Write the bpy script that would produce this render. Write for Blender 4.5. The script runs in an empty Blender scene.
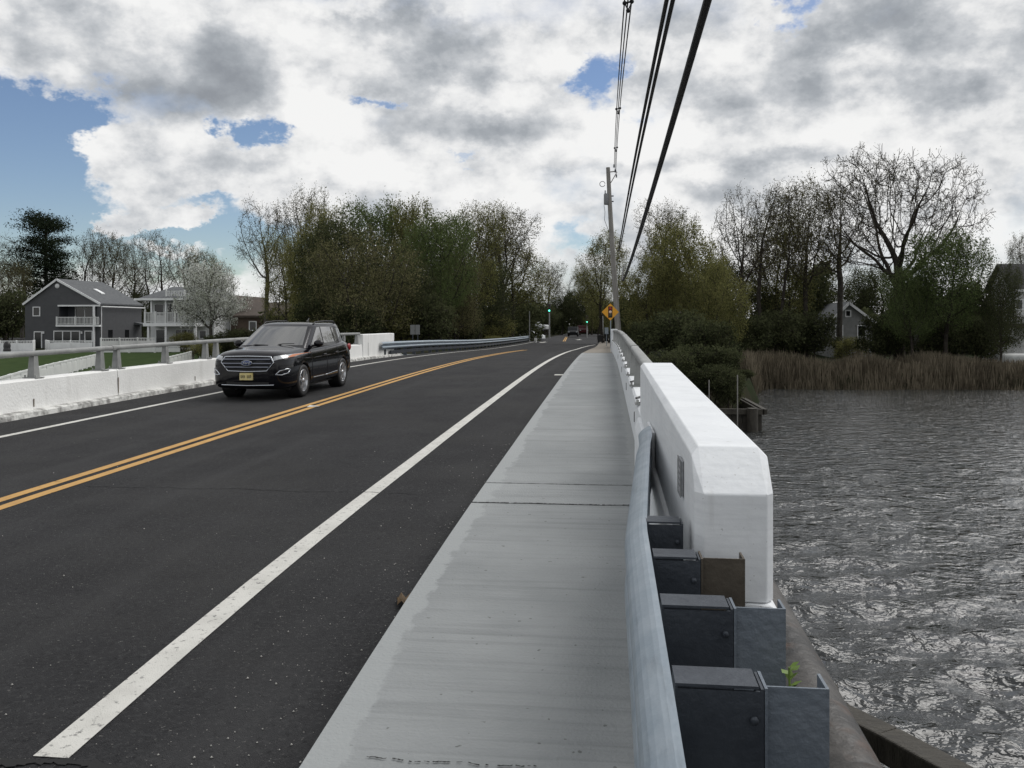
import bpy, bmesh, math, random
import numpy as np
from mathutils import Vector, Matrix
from mathutils.bvhtree import BVHTree
R = math.radians
SC = bpy.context.scene
COL = SC.collection
rng = np.random.default_rng(7)
random.seed(7)

# ------------------------------------------------------------------ camera
F, XV, YH, CZ = 850.0, 606.82, 324.33, 1.72
TH = math.atan((XV - 512) / F)
cd = bpy.data.cameras.new('camera'); cam = bpy.data.objects.new('camera', cd); COL.objects.link(cam)
cd.sensor_width = 36; cd.lens = F / 1024 * 36; cd.clip_start = 0.05; cd.clip_end = 6000
cam.location = (0, 0, CZ)
cam.rotation_euler = (R(90), 0, TH); cd.shift_y = -(384 - YH) / 1024     # level camera, view shifted down
SC.camera = cam
SC.render.resolution_x, SC.render.resolution_y = 1024, 768
SC.view_settings.view_transform = 'Standard'; SC.view_settings.look = 'None'
SC.view_settings.exposure = 0.08; SC.view_settings.gamma = 1
SC.cycles.use_denoising = True
SC.cycles.max_bounces = 5; SC.cycles.diffuse_bounces = 2; SC.cycles.transparent_max_bounces = 6

# ------------------------------------------------------------------ sky and sun
SUN_AZ, SUN_EL = R(52), R(50)          # azimuth measured from the road direction (+Y) towards +X
w = bpy.data.worlds.new('World'); SC.world = w; w.use_nodes = True
def build_sky():
    nt = w.node_tree; N = nt.nodes; L = nt.links; N.clear()
    def nd(t, **k):
        n = N.new(t)
        for a, b in k.items(): setattr(n, a, b)
        return n
    def mth(op, a, b=None, c=None, clamp=False):
        n = nd('ShaderNodeMath', operation=op); n.use_clamp = clamp
        for i, v in enumerate((a, b, c)):
            if v is None: continue
            if isinstance(v, (int, float)): n.inputs[i].default_value = v
            else: L.new(v, n.inputs[i])
        return n.outputs[0]
    def vm(op, a, b=None):
        n = nd('ShaderNodeVectorMath', operation=op)
        for i, v in enumerate((a, b)):
            if v is None: continue
            if isinstance(v, (tuple, list, Vector)): n.inputs[i].default_value = v
            else: L.new(v, n.inputs[i])
        return n
    tc = nd('ShaderNodeTexCoord'); d = tc.outputs['Generated']
    def noise(vec, scale, detail, rough=0.55, stretch=(1, 1, 1.5)):
        v = vm('MULTIPLY', vec, stretch).outputs[0]
        n = nd('ShaderNodeTexNoise'); n.inputs['Scale'].default_value = scale
        n.inputs['Detail'].default_value = detail; n.inputs['Roughness'].default_value = rough
        L.new(v, n.inputs['Vector']); return n
    wn = noise(d, 7, 6, .66)
    off = vm('MULTIPLY', vm('SUBTRACT', wn.outputs['Color'], (.5, .5, .5)).outputs[0], (.26, .26, .15)).outputs[0]
    dws = [vm('ADD', d, off).outputs[0], vm('ADD', d, vm('MULTIPLY', off, (.55, .55, .55)).outputs[0]).outputs[0]]
    M = cam.rotation_euler.to_matrix()
    def blob(acc, x, y, rx, ry, amp, dw=None):
        dw = dw or dws[0]
        c = (M @ Vector(((x - 512) / F, (YH - y) / F, -1))).normalized()
        r = c.cross(Vector((0, 0, 1))).normalized(); u = r.cross(c).normalized()
        b = vm('DOT_PRODUCT', vm('SUBTRACT', dw, tuple(c)).outputs[0], tuple(u * (F / ry))).outputs['Value']
        a = vm('DOT_PRODUCT', vm('SUBTRACT', dw, tuple(c)).outputs[0], tuple(r * (F / rx))).outputs['Value']
        q = mth('MULTIPLY_ADD', b, b, mth('MULTIPLY', a, a))
        f = mth('MAXIMUM', mth('SUBTRACT', 1.0, q), 0.0)
        f = mth('MULTIPLY', f, f)
        return mth('MULTIPLY_ADD', f, amp, acc)
    n1 = noise(d, 9, 6, .58).outputs['Fac']
    n2 = noise(vm('ADD', d, (3.1, 1.7, .4)).outputs[0], 6, 5, .5, (1, 1, 2.4)).outputs['Fac']
    n3 = noise(vm('ADD', d, (7.7, 2.2, 5.4)).outputs[0], 20, 5, .6, (1, 1, 1.35)).outputs['Fac']
    cov = mth('MULTIPLY_ADD', n1, 1.3, -0.10)
    for b in SKY_HOLES: cov = blob(cov, *b)
    alpha = nd('ShaderNodeMapRange', interpolation_type='SMOOTHSTEP'); L.new(cov, alpha.inputs[0])
    alpha.inputs[1].default_value = -.28; alpha.inputs[2].default_value = .72
    n3b = noise(vm('ADD', d, (7.7 + .02, 2.2 + .01, 5.4 + .035)).outputs[0], 20, 5, .6, (1, 1, 1.35)).outputs['Fac']
    n1b = noise(vm('ADD', d, (.03, .01, .05)).outputs[0], 9, 6, .58).outputs['Fac']
    dark = mth('MULTIPLY_ADD', n2, 1.7, -.55)
    dark = mth('MULTIPLY_ADD', mth('SUBTRACT', n3, .5), 1.05, dark)
    dark = mth('MULTIPLY_ADD', mth('SUBTRACT', n3b, n3), 1.6, dark)
    dark = mth('MULTIPLY_ADD', mth('SUBTRACT', n1b, n1), 1.5, dark)
    for b in SKY_DARK: dark = blob(dark, *b, dw=dws[1])
    dark = mth('MULTIPLY_ADD', dark, .68, -.02)
    dark = mth('MULTIPLY', dark, mth('MULTIPLY_ADD', alpha.outputs[0], .9, .1))
    ramp = nd('ShaderNodeValToRGB'); L.new(dark, ramp.inputs[0])
    e = ramp.color_ramp.elements
    e[0].position = 0.0; e[0].color = (.86, .86, .855, 1)
    e[1].position = 1.0; e[1].color = (.27, .29, .32, 1)
    for pos, c in ((.18, (.76, .765, .77, 1)), (.42, (.53, .55, .575, 1)), (.70, (.355, .38, .41, 1))):
        k = e.new(pos); k.color = c
    sky = nd('ShaderNodeTexSky', sky_type='NISHITA'); sky.sun_disc = False
    sky.sun_elevation = SUN_EL; sky.sun_rotation = SUN_AZ; sky.air_density = 1.0; sky.dust_density = .3; sky.ozone_density = 1.6
    bg1 = nd('ShaderNodeBackground'); hs = nd('ShaderNodeHueSaturation'); hs.inputs['Saturation'].default_value = 1.06; hs.inputs['Hue'].default_value = .508; L.new(sky.outputs[0], hs.inputs['Color']); L.new(hs.outputs[0], bg1.inputs[0]); bg1.inputs[1].default_value = .09
    bg2 = nd('ShaderNodeBackground'); L.new(ramp.outputs[0], bg2.inputs[0]); bg2.inputs[1].default_value = 1.0
    mx = nd('ShaderNodeMixShader'); L.new(alpha.outputs[0], mx.inputs[0]); L.new(bg1.outputs[0], mx.inputs[1]); L.new(bg2.outputs[0], mx.inputs[2])
    out = nd('ShaderNodeOutputWorld'); L.new(mx.outputs[0], out.inputs[0])
# gaps and masses in the cloud deck: direction (as seen looking down the bridge), angular radii, strength
SKY_HOLES = [(0, 120, 110, 66, -1.9), (50, 108, 60, 38, -.9), (-70, 190, 150, 110, -1.6), (10, 200, 80, 60, -1.2), (140, 158, 105, 34, 1.5), (215, 150, 70, 40, .8), (60, 240, 130, 40, -1.3), (215, 236, 110, 46, -1.5), (200, 200, 60, 14, -.7), (60, 270, 60, 30, -.4),
             (255, 132, 34, 24, -1.35), (384, 105, 38, 11, -1.1), (612, 90, 30, 30, -.95), (800, 12, 26, 20, -.9), (455, 160, 30, 8, -.7), (575, 250, 50, 20, -.8), (320, 100, 20, 10, -.8),
             (165, 206, 62, 17, 2.2), (110, 222, 60, 15, 1.7), (175, 243, 60, 12, 1.3), (300, 215, 60, 36, .6),
             (150, 40, 200, 60, .7), (330, 60, 160, 70, .7), (335, 165, 90, 40, .7), (470, 100, 200, 80, .5), (470, 190, 140, 60, .5), (850, 120, 240, 150, .7), (330, 108, 35, 20, .9), (700, 160, 90, 60, .5)]
SKY_DARK = [(245, 58, 70, 40, .40), (205, 84, 85, 36, .38), (190, 102, 100, 24, .35), (255, 95, 60, 22, .2), (60, 25, 120, 40, .35), (425, 38, 95, 36, .72), (330, 70, 60, 40, .2), (395, 84, 60, 26, .40), (620, 36, 130, 46, .58), (520, 60, 60, 30, .2), (500, 130, 100, 26, .60), (610, 165, 90, 18, .50),
            (130, 150, 110, 40, .05), (330, 120, 50, 30, -.45), (335, 165, 90, 26, -.35), (480, 88, 80, 20, -.45), (165, 10, 60, 26, -.4), (340, 6, 70, 18, -.5), (470, 4, 50, 14, -.3), (910, 25, 140, 50, .50), (770, 95, 110, 40, .35), (930, 96, 90, 22, .50), (800, 158, 90, 18, .60), (700, 192, 80, 18, .35), (840, 66, 60, 18, -.45), (730, 50, 50, 26, -.3), (640, 128, 70, 34, -.45), (700, 170, 50, 14, -.4), (980, 205, 90, 20, .35), (470, 190, 140, 34, -.25)]
build_sky()
sl = bpy.data.lights.new('sun', 'SUN'); sun = bpy.data.objects.new('sun', sl); COL.objects.link(sun)
sl.energy = 1.9; sl.angle = R(40); sl.color = (1, .975, .94)
sdir = Vector((math.sin(SUN_AZ) * math.cos(SUN_EL), math.cos(SUN_AZ) * math.cos(SUN_EL), math.sin(SUN_EL)))
sun.rotation_euler = (-sdir).to_track_quat('-Z', 'Y').to_euler()

# ------------------------------------------------------------------ the lie of the land
KN = np.array([-40, -5, 0, 5, 10, 16, 24, 32, 42, 60, 80, 105, 145, 220, 400.])
KG = np.array([-1.5, -.28, 0, .2445, .3346, .4148, .4944, .5035, .4107, .1327, -.04, -.15, -.22, -.25, -.25])
def _hermite(x, xs, ys):
    d = np.diff(ys) / np.diff(xs); m = np.empty_like(ys); m[1:-1] = .5 * (d[1:] + d[:-1]); m[0] = d[0]; m[-1] = d[-1]
    i = np.clip(np.searchsorted(xs, x) - 1, 0, len(xs) - 2); h = xs[i + 1] - xs[i]; t = (x - xs[i]) / h
    return (2*t**3-3*t**2+1)*ys[i] + (t**3-2*t**2+t)*h*m[i] + (-2*t**3+3*t**2)*ys[i+1] + (t**3-t**2)*h*m[i+1]
def P(y):
    return float(_hermite(np.clip(np.asarray(y, float), KN[0], KN[-1]), KN, KG))
def at(x, y, Y):
    """world point at road distance Y seen along image direction (x, y)"""
    k = (x - XV) / F * math.cos(TH); zc = Y * math.cos(TH) / (1 + k * math.sin(TH))
    return Vector((k * zc, Y, CZ - (y - YH) * zc / F))
WATER = -2.2
def sstep(a, b, x):
    t = np.clip((x - a) / (b - a), 0, 1); return t * t * (3 - 2 * t)
def gz(X, Y):
    X = np.asarray(X, float); Y = np.asarray(Y, float)
    shore = np.where(X > -5, 33 + 20.5 * sstep(4.5, 10, X), 27 + 0 * X)
    shore = shore + .5 * np.sin(X * .35) * sstep(8, 14, X)
    land = np.where(X > -5, -1.25 + .5 * sstep(3, 40, Y - shore), -1.05)
    land = land + .12 * np.sin(X * .13 + 1) * np.sin(Y * .11)
    road = np.interp(Y, KN, KG) - .32
    k = sstep(15, 5.3, np.abs(X + 4.6)) * sstep(34, 39, Y)
    k = np.maximum(k, sstep(80, 110, Y) * sstep(70, 20, np.abs(X + 4.6)))
    land = land * (1 - k) + road * k
    z = -4 + (land + 4) * sstep(-1.6, 1.2, Y - shore)
    return z
def G(X, Y): return float(gz(X, Y))

# ------------------------------------------------------------------ material helper
MATS = {}
def mat(name, color, rough=.7, color2=None, scale=6., detail=5., lo=.35, hi=.65, bump=0., bscale=None, metal=0., spec=.5, coat=0., stretch=None, trans=0., extra=None, coords='Object'):
    if name in MATS: return MATS[name]
    m = bpy.data.materials.new(name); m.use_nodes = True; nt = m.node_tree; b = nt.nodes['Principled BSDF']
    b.inputs['Base Color'].default_value = (*color, 1); b.inputs['Roughness'].default_value = rough
    b.inputs['Metallic'].default_value = metal; b.inputs['Specular IOR Level'].default_value = spec; b.inputs['Coat Weight'].default_value = coat
    b.inputs['Transmission Weight'].default_value = trans
    tc = nt.nodes.new('ShaderNodeTexCoord'); vec = tc.outputs[coords]
    if stretch:
        mp = nt.nodes.new('ShaderNodeMapping'); mp.inputs['Scale'].default_value = stretch; nt.links.new(vec, mp.inputs[0]); vec = mp.outputs[0]
    if color2 is not None:
        n = nt.nodes.new('ShaderNodeTexNoise'); n.inputs['Scale'].default_value = scale; n.inputs['Detail'].default_value = detail; n.inputs['Roughness'].default_value = .6
        nt.links.new(vec, n.inputs['Vector'])
        r = nt.nodes.new('ShaderNodeValToRGB'); e = r.color_ramp.elements
        e[0].position = lo; e[0].color = (*color, 1); e[1].position = hi; e[1].color = (*color2, 1)
        nt.links.new(n.outputs['Fac'], r.inputs[0]); nt.links.new(r.outputs[0], b.inputs['Base Color'])
    if bump:
        n2 = nt.nodes.new('ShaderNodeTexNoise'); n2.inputs['Scale'].default_value = bscale or scale * 4; n2.inputs['Detail'].default_value = 6
        nt.links.new(vec, n2.inputs['Vector'])
        bp = nt.nodes.new('ShaderNodeBump'); bp.inputs['Strength'].default_value = bump; bp.inputs['Distance'].default_value = .02
        nt.links.new(n2.outputs['Fac'], bp.inputs['Height']); nt.links.new(bp.outputs[0], b.inputs['Normal'])
    MATS[name] = m; return m
def nodes_of(m): return m.node_tree.nodes, m.node_tree.links, m.node_tree.nodes['Principled BSDF']
def add_noise(m, scale, lo, hi, stretch=(1, 1, 1), detail=4, coords='Object', rough=.6):
    N, L, b = nodes_of(m)
    tc = N.new('ShaderNodeTexCoord'); mp = N.new('ShaderNodeMapping'); mp.inputs['Scale'].default_value = stretch; L.new(tc.outputs[coords], mp.inputs[0])
    n = N.new('ShaderNodeTexNoise'); n.inputs['Scale'].default_value = scale; n.inputs['Detail'].default_value = detail; n.inputs['Roughness'].default_value = rough
    L.new(mp.outputs[0], n.inputs[0])
    mr = N.new('ShaderNodeMapRange'); mr.inputs[1].default_value = lo; mr.inputs[2].default_value = hi; L.new(n.outputs['Fac'], mr.inputs[0])
    return mr.outputs[0]
def layer(m, fac, color, strength=1.):
    """mix a colour over the current base colour where fac is high"""
    N, L, b = nodes_of(m); s = b.inputs['Base Color']
    mx = N.new('ShaderNodeMix'); mx.data_type = 'RGBA'
    if s.is_linked: L.new(s.links[0].from_socket, mx.inputs[6])
    else: mx.inputs[6].default_value = s.default_value
    mx.inputs[7].default_value = (*color, 1)
    ml = N.new('ShaderNodeMath'); ml.operation = 'MULTIPLY'; L.new(fac, ml.inputs[0]); ml.inputs[1].default_value = strength
    L.new(ml.outputs[0], mx.inputs[0]); L.new(mx.outputs[2], s)

# surfaces
M_ASPH = mat('asphalt', (.023, .023, .0245), .9, (.038, .038, .0395), 1.1, 6, .35, .7, .7, 150, spec=.15)
layer(M_ASPH, add_noise(M_ASPH, 190, .55, .72), (.062, .062, .064), .6)
layer(M_ASPH, add_noise(M_ASPH, 42, .50, .64, detail=4), (.058, .058, .059), .55)
layer(M_ASPH, add_noise(M_ASPH, 30, .56, .68, detail=4), (.010, .010, .011), .6)
layer(M_ASPH, add_noise(M_ASPH, 60, .66, .74, detail=2), (.30, .29, .27), .5)
layer(M_ASPH, add_noise(M_ASPH, 1.2, .52, .75, stretch=(1.3, .05, 1)), (.056, .056, .057), .65)
layer(M_ASPH, add_noise(M_ASPH, .45, .45, .7, detail=7), (.050, .049, .047), .45)
M_CONC = mat('sidewalk_concrete', (.215, .227, .229), .9, (.285, .297, .298), .9, 6, .35, .68, .35, 60)
layer(M_CONC, add_noise(M_CONC, 5, .5, .72, stretch=(.12, 3.2, 1), detail=5), (.155, .163, .165), .55)
layer(M_CONC, add_noise(M_CONC, 34, .5, .75, stretch=(.08, 2.2, 1), detail=3), (.31, .322, .323), .35)
layer(M_CONC, add_noise(M_CONC, 26, .74, .77, detail=1), (.05, .05, .045), .6)
M_CONC2 = mat('pale_concrete', (.25, .263, .265), .9, (.32, .33, .33), 3, 6, .35, .68, .4, 60)
M_TAN = mat('old_walk_concrete', (.19, .17, .14), .9, (.24, .215, .18), 1.5, 5, bump=.3)
M_WHITE = mat('white_wall_paint', (.72, .74, .755), .6, (.65, .67, .69), 2.2, 7, .4, .75, .10, 30)
layer(M_WHITE, add_noise(M_WHITE, 2.0, .62, .82, stretch=(3, 3, .35), detail=7), (.47, .48, .47), .40)
layer(M_WHITE, add_noise(M_WHITE, 14, .68, .75, detail=5), (.42, .40, .36), .45)
layer(M_WHITE, add_noise(M_WHITE, 6, .46, .70, stretch=(.6, .6, 9), detail=6), (.56, .58, .60), .45)
layer(M_WHITE, add_noise(M_WHITE, 70, .70, .74, detail=2), (.30, .29, .27), .5)
layer(M_WHITE, add_noise(M_WHITE, 3.5, .60, .80, stretch=(4, 4, .3), detail=8), (.38, .38, .36), .5)
M_WHITE2 = mat('weathered_white_wall', (.79, .79, .77), .75, (.71, .71, .69), 1.6, 7, .4, .7, .4, 26)
layer(M_WHITE2, add_noise(M_WHITE2, 1.6, .56, .8, stretch=(2, 2, .25), detail=8), (.42, .41, .38), .35)
M_CURB = mat('worn_curb_paint', (.66, .66, .63), .85, (.20, .195, .185), 5, 8, .42, .62, .6, 30)
M_LINE = mat('white_road_paint', (.60, .59, .55), .8, (.50, .49, .455), 5, 6, .4, .7, .4, 140)
layer(M_LINE, add_noise(M_LINE, 26, .585, .67, detail=7), (.09, .09, .088), .75)
M_YEL = mat('yellow_road_paint', (.52, .30, .09), .8, (.44, .25, .08), 4, 6, .4, .7, .4, 140)
layer(M_YEL, add_noise(M_YEL, 26, .59, .68, detail=7), (.09, .065, .045), .65)
M_CRACK = mat('crack_dark', (.012, .012, .012), .95)
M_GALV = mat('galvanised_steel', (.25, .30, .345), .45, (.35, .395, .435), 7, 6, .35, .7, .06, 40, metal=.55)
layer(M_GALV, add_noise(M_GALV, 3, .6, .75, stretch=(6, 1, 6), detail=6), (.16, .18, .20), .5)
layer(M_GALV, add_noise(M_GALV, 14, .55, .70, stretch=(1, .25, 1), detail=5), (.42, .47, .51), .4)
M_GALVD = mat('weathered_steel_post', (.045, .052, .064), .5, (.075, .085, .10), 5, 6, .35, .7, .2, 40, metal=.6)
layer(M_GALVD, add_noise(M_GALVD, 2.2, .58, .72, detail=6), (.17, .185, .20), .35)
M_RUST = mat('brown_steel_post', (.055, .045, .035), .6, (.10, .085, .065), 5, 6, bump=.3, metal=.4)
M_RAIL = mat('grey_railing', (.22, .225, .22), .6, (.32, .325, .315), 4, 6, .35, .7, .3, 30, metal=.15)
M_PIPE = mat('stained_pipe', (.050, .045, .040), .5, (.010, .009, .008), 3.2, 8, .42, .62, .6, 18)
layer(M_PIPE, add_noise(M_PIPE, 5, .56, .68, detail=6), (.075, .036, .018), .5)
M_TIMBER = mat('wet_timber', (.028, .024, .018), .7, (.06, .054, .042), 4, 7, bump=.8, bscale=20, stretch=(1, 6, 1))
M_EARTH = mat('bank_soil', (.018, .018, .012), .95, (.036, .032, .021), 1.2, 8, bump=.6, bscale=6, spec=.04)
layer(M_EARTH, add_noise(M_EARTH, .35, .42, .6, detail=8), (.014, .024, .009), .8)
M_LAWN = mat('lawn_turf', (.024, .042, .012), .95, (.042, .064, .022), 1.6, 9, bump=.5, bscale=12, spec=.04)
M_WPOLE = mat('weathered_wood_pole', (.20, .19, .175), .9, (.30, .29, .27), 3, 8, bump=.6, bscale=10, stretch=(6, 6, .4))
M_BLACK = mat('black_rubber', (.012, .012, .013), .6)
M_CABLE = mat('black_cable', (.006, .006, .007), .6)
M_DARKPL = mat('black_plastic', (.014, .014, .015), .45)
M_BARK = mat('bark', (.030, .026, .022), .95, (.060, .054, .046), 5, 7, bump=.8, bscale=8, spec=.04)
M_BARKG = mat('grey_bark', (.055, .050, .044), .95, (.10, .093, .082), 5, 7, bump=.8, bscale=8, spec=.04)

# ------------------------------------------------------------------ mesh builder
class MB:
    def __init__(s): s.v = []; s.f = []; s.sm = []
    def add(s, vs, fs, smooth=False):
        o = len(s.v); s.v += [tuple(v) for v in vs]; s.f += [tuple(i + o for i in f) for f in fs]; s.sm += [smooth] * len(fs); return s
    def box(s, x0, x1, y0, y1, z0, z1):
        return s.add([(x0,y0,z0),(x1,y0,z0),(x1,y1,z0),(x0,y1,z0),(x0,y0,z1),(x1,y0,z1),(x1,y1,z1),(x0,y1,z1)],
                     [(0,3,2,1),(4,5,6,7),(0,1,5,4),(1,2,6,5),(2,3,7,6),(3,0,4,7)])
    def bar(s, a, b, wd, ht, up=(0, 0, 1)):
        a = Vector(a); b = Vector(b); d = (b - a).normalized(); r = d.cross(Vector(up))
        if r.length < 1e-4: r = d.cross(Vector((1, 0, 0)))
        r.normalize(); u = r.cross(d); r *= wd / 2; u *= ht / 2
        return s.add([a-r-u, a+r-u, a+r+u, a-r+u, b-r-u, b+r-u, b+r+u, b-r+u], [(0,3,2,1)[::-1],(4,5,6,7)[::-1],(0,1,5,4)[::-1],(1,2,6,5)[::-1],(2,3,7,6)[::-1],(3,0,4,7)[::-1]])
    def tube(s, pts, rad, n=8, caps=True, smooth=True):
        pts = [Vector(p) for p in pts]; m = len(pts); rad = rad if hasattr(rad, '__len__') else [rad] * m
        rings = []; ref = None
        for i, p in enumerate(pts):
            d = (pts[min(i+1, m-1)] - pts[max(i-1, 0)]).normalized()
            if ref is None:
                ref = d.cross(Vector((0, 0, 1)))
                if ref.length < .1: ref = d.cross(Vector((1, 0, 0)))
            r = (ref - d * ref.dot(d)).normalized(); ref = r; u = d.cross(r)
            rings.append([p + (r * math.cos(2*math.pi*k/n) + u * math.sin(2*math.pi*k/n)) * rad[i] for k in range(n)])
        vs = [v for q in rings for v in q]; fs = []
        for i in range(m - 1):
            for k in range(n): fs.append((i*n+k, i*n+(k+1) % n, (i+1)*n+(k+1) % n, (i+1)*n+k))
        s.add(vs, fs, smooth)
        if caps:
            s.add(rings[0], [tuple(range(n))[::-1]]); s.add(rings[-1], [tuple(range(n))])
        return s
    def sweep(s, prof, path, closed=True, cap=True, smooth=False):
        """prof: list of (u, v) offsets across and up; path: list of (pos, right, up)"""
        n = len(prof); vs = []; fs = []
        for p, r, u in path:
            for a, b in prof: vs.append(Vector(p) + Vector(r) * a + Vector(u) * b)
        m = len(path); rngk = n if closed else n - 1
        for i in range(m - 1):
            for k in range(rngk): fs.append((i*n+k, i*n+(k+1) % n, (i+1)*n+(k+1) % n, (i+1)*n+k))
        s.add(vs, fs, smooth)
        if closed and cap:
            s.add(vs[:n], [tuple(range(n))[::-1]]); s.add(vs[-n:], [tuple(range(n))])
        return s
    def prism(s, poly, d):
        """poly: list of 3D points (planar), extruded by vector d"""
        n = len(poly); d = Vector(d); vs = [Vector(p) for p in poly] + [Vector(p) + d for p in poly]
        fs = [tuple(range(n)), tuple(range(2*n-1, n-1, -1))] + [(i, i+n, (i+1) % n + n, (i+1) % n) for i in range(n)]
        return s.add(vs, fs)
    def lathe(s, prof, c=(0, 0, 0), n=20, axis='z', smooth=True):
        vs = []; fs = []; m = len(prof)
        for r, h in prof:
            for k in range(n):
                a = 2*math.pi*k/n; x, y = r*math.cos(a), r*math.sin(a)
                vs.append((c[0]+x, c[1]+y, c[2]+h) if axis == 'z' else (c[0]+h, c[1]+x, c[2]+y) if axis == 'x' else (c[0]+x, c[1]+h, c[2]+y))
        for i in range(m-1):
            for k in range(n): fs.append((i*n+k, i*n+(k+1) % n, (i+1)*n+(k+1) % n, (i+1)*n+k))
        return s.add(vs, fs, smooth)
    def ell(s, c, r, n=10, m=7):
        prof = [(math.sin(math.pi*i/m), -math.cos(math.pi*i/m)) for i in range(m+1)]
        o = len(s.v); s.lathe(prof, n=n)
        for i in range(o, len(s.v)): x, y, z = s.v[i]; s.v[i] = (c[0]+x*r[0], c[1]+y*r[1], c[2]+z*r[2])
        return s
    def build(s, name, m, parent=None, world=False, bevel=0, label=None):
        me = bpy.data.meshes.new(name); v = s.v
        if parent is not None and world: o = parent.location; v = [(a-o[0], b-o[1], c-o[2]) for a, b, c in v]
        me.from_pydata(v, [], s.f); me.polygons.foreach_set('use_smooth', s.sm)
        bm = bmesh.new(); bm.from_mesh(me); bmesh.ops.recalc_face_normals(bm, faces=bm.faces); bm.to_mesh(me); bm.free()
        me.materials.append(m); me.update()
        ob = bpy.data.objects.new(name, me); COL.objects.link(ob)
        if parent is not None: ob.parent = parent
        if bevel:
            b = ob.modifiers.new('bevel', 'BEVEL'); b.width = bevel; b.segments = 2; b.limit_method = 'ANGLE'
        if label: ob['label'] = label
        return ob
def tag(o, label, cat, group=None, kind=None):
    o['label'] = label; o['category'] = cat
    if group: o['group'] = group
    if kind: o['kind'] = kind
    return o
def empty(name, loc, label, cat, group=None, rz=0):
    o = bpy.data.objects.new(name, None); COL.objects.link(o); o.location = loc; o.rotation_euler[2] = rz; o.empty_display_size = .2
    return tag(o, label, cat, group)
def struct(o): o['kind'] = 'structure'; return o
def dup(src, loc, label=None, group=None, rz=None, scale=None):
    r = src.copy(); COL.objects.link(r); r.location = loc
    if rz is not None: r.rotation_euler[2] = rz
    if scale is not None: r.scale = scale
    if label: r['label'] = label
    if group: r['group'] = group
    for ch in list(src.children):
        c = ch.copy(); COL.objects.link(c); c.parent = r
        for g in list(ch.children):
            q = g.copy(); COL.objects.link(q); q.parent = c
    return r
def npmesh(name, verts, quads, m, parent=None, tri=False):
    me = bpy.data.meshes.new(name); k = quads.shape[1]
    me.vertices.add(len(verts)); me.vertices.foreach_set('co', np.ascontiguousarray(verts, dtype=np.float32).ravel())
    me.loops.add(quads.size); me.loops.foreach_set('vertex_index', quads.astype(np.int32).ravel())
    me.polygons.add(len(quads)); me.polygons.foreach_set('loop_start', np.arange(0, quads.size, k, dtype=np.int32))
    me.update(calc_edges=True); me.materials.append(m)
    ob = bpy.data.objects.new(name, me); COL.objects.link(ob)
    if parent is not None: ob.parent = parent
    return ob
def strip(mb, Ys, x0, x1, dz, thick=0):
    """sheet (or slab) following the road profile; x0, x1 numbers or functions of Y"""
    f0 = x0 if callable(x0) else (lambda y: x0); f1 = x1 if callable(x1) else (lambda y: x1)
    vs = []; fs = []
    for y in Ys:
        z = P(y) + dz; vs += [(f0(y), y, z), (f1(y), y, z)]
        if thick: vs += [(f1(y), y, z - thick), (f0(y), y, z - thick)]
    k = 4 if thick else 2
    for i in range(len(Ys) - 1):
        a = i * k; b = a + k
        if thick:
            for q in range(4): fs.append((a+q, a+(q+1) % 4, b+(q+1) % 4, b+q))
        else: fs.append((a, a+1, b+1, b))
    if thick: fs += [(3, 2, 1, 0), tuple(len(vs)-4+q for q in range(4))]
    return mb.add(vs, fs)
def ys(a, b, step=1.0): return list(np.linspace(a, b, max(2, int(round((b - a) / step)) + 1)))
def pl(pts): xs = [p[0] for p in pts]; vs = [p[1] for p in pts]; return lambda y: float(np.interp(y, xs, vs))

# ------------------------------------------------------------------ ground, water
def axis(spec):
    out = []
    for a, b, n in spec: out += list(np.linspace(a, b, n, endpoint=False))
    return np.array(out + [spec[-1][1]])
def grid(name, xs, yy, zf, m):
    X, Y = np.meshgrid(xs, yy); Z = zf(X, Y); nx, ny = len(xs), len(yy)
    v = np.stack([X, Y, Z], -1).reshape(-1, 3)
    i = (np.arange(ny - 1)[:, None] * nx + np.arange(nx - 1)[None, :]).ravel()
    q = np.stack([i, i + 1, i + nx + 1, i + nx], 1)
    o = npmesh(name, v, q, m); o.data.polygons.foreach_set('use_smooth', np.ones(len(q), bool)); return struct(o)
grid('ground', axis([(-3000, -300, 12), (-300, -90, 20), (-90, 90, 150), (90, 300, 20), (300, 3000, 12)]),
     axis([(-400, 10, 12), (10, 90, 110), (90, 250, 60), (250, 4000, 20)]), gz, M_EARTH)
M_WATER = bpy.data.materials.new('water'); M_WATER.use_nodes = True
def make_water():
    N, L, b = nodes_of(M_WATER)
    b.inputs['Base Color'].default_value = (.022, .024, .024, 1); b.inputs['Roughness'].default_value = .04; b.inputs['IOR'].default_value = 1.34; b.inputs['Specular IOR Level'].default_value = .9
    tc = N.new('ShaderNodeTexCoord'); mp = N.new('ShaderNodeMapping'); mp.inputs['Scale'].default_value = (1, 1.6, 1); mp.inputs['Rotation'].default_value = (0, 0, R(18))
    L.new(tc.outputs['Object'], mp.inputs[0]); prev = None
    for sc, di, det in ((3.6, .080, 3), (9, .018, 2), (1.0, .08, 2)):
        n = N.new('ShaderNodeTexNoise'); n.inputs['Scale'].default_value = sc; n.inputs['Detail'].default_value = det; n.inputs['Distortion'].default_value = .4
        L.new(mp.outputs[0], n.inputs[0]); bp = N.new('ShaderNodeBump'); bp.inputs['Strength'].default_value = 1; bp.inputs['Distance'].default_value = di
        L.new(n.outputs['Fac'], bp.inputs['Height'])
        if prev: L.new(prev, bp.inputs['Normal'])
        prev = bp.outputs[0]
    L.new(prev, b.inputs['Normal'])
make_water()
def geo(a, b, s0, g):
    out = [a]; s = s0
    while out[-1] < b: out.append(out[-1] + s); s *= g
    return out
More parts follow.
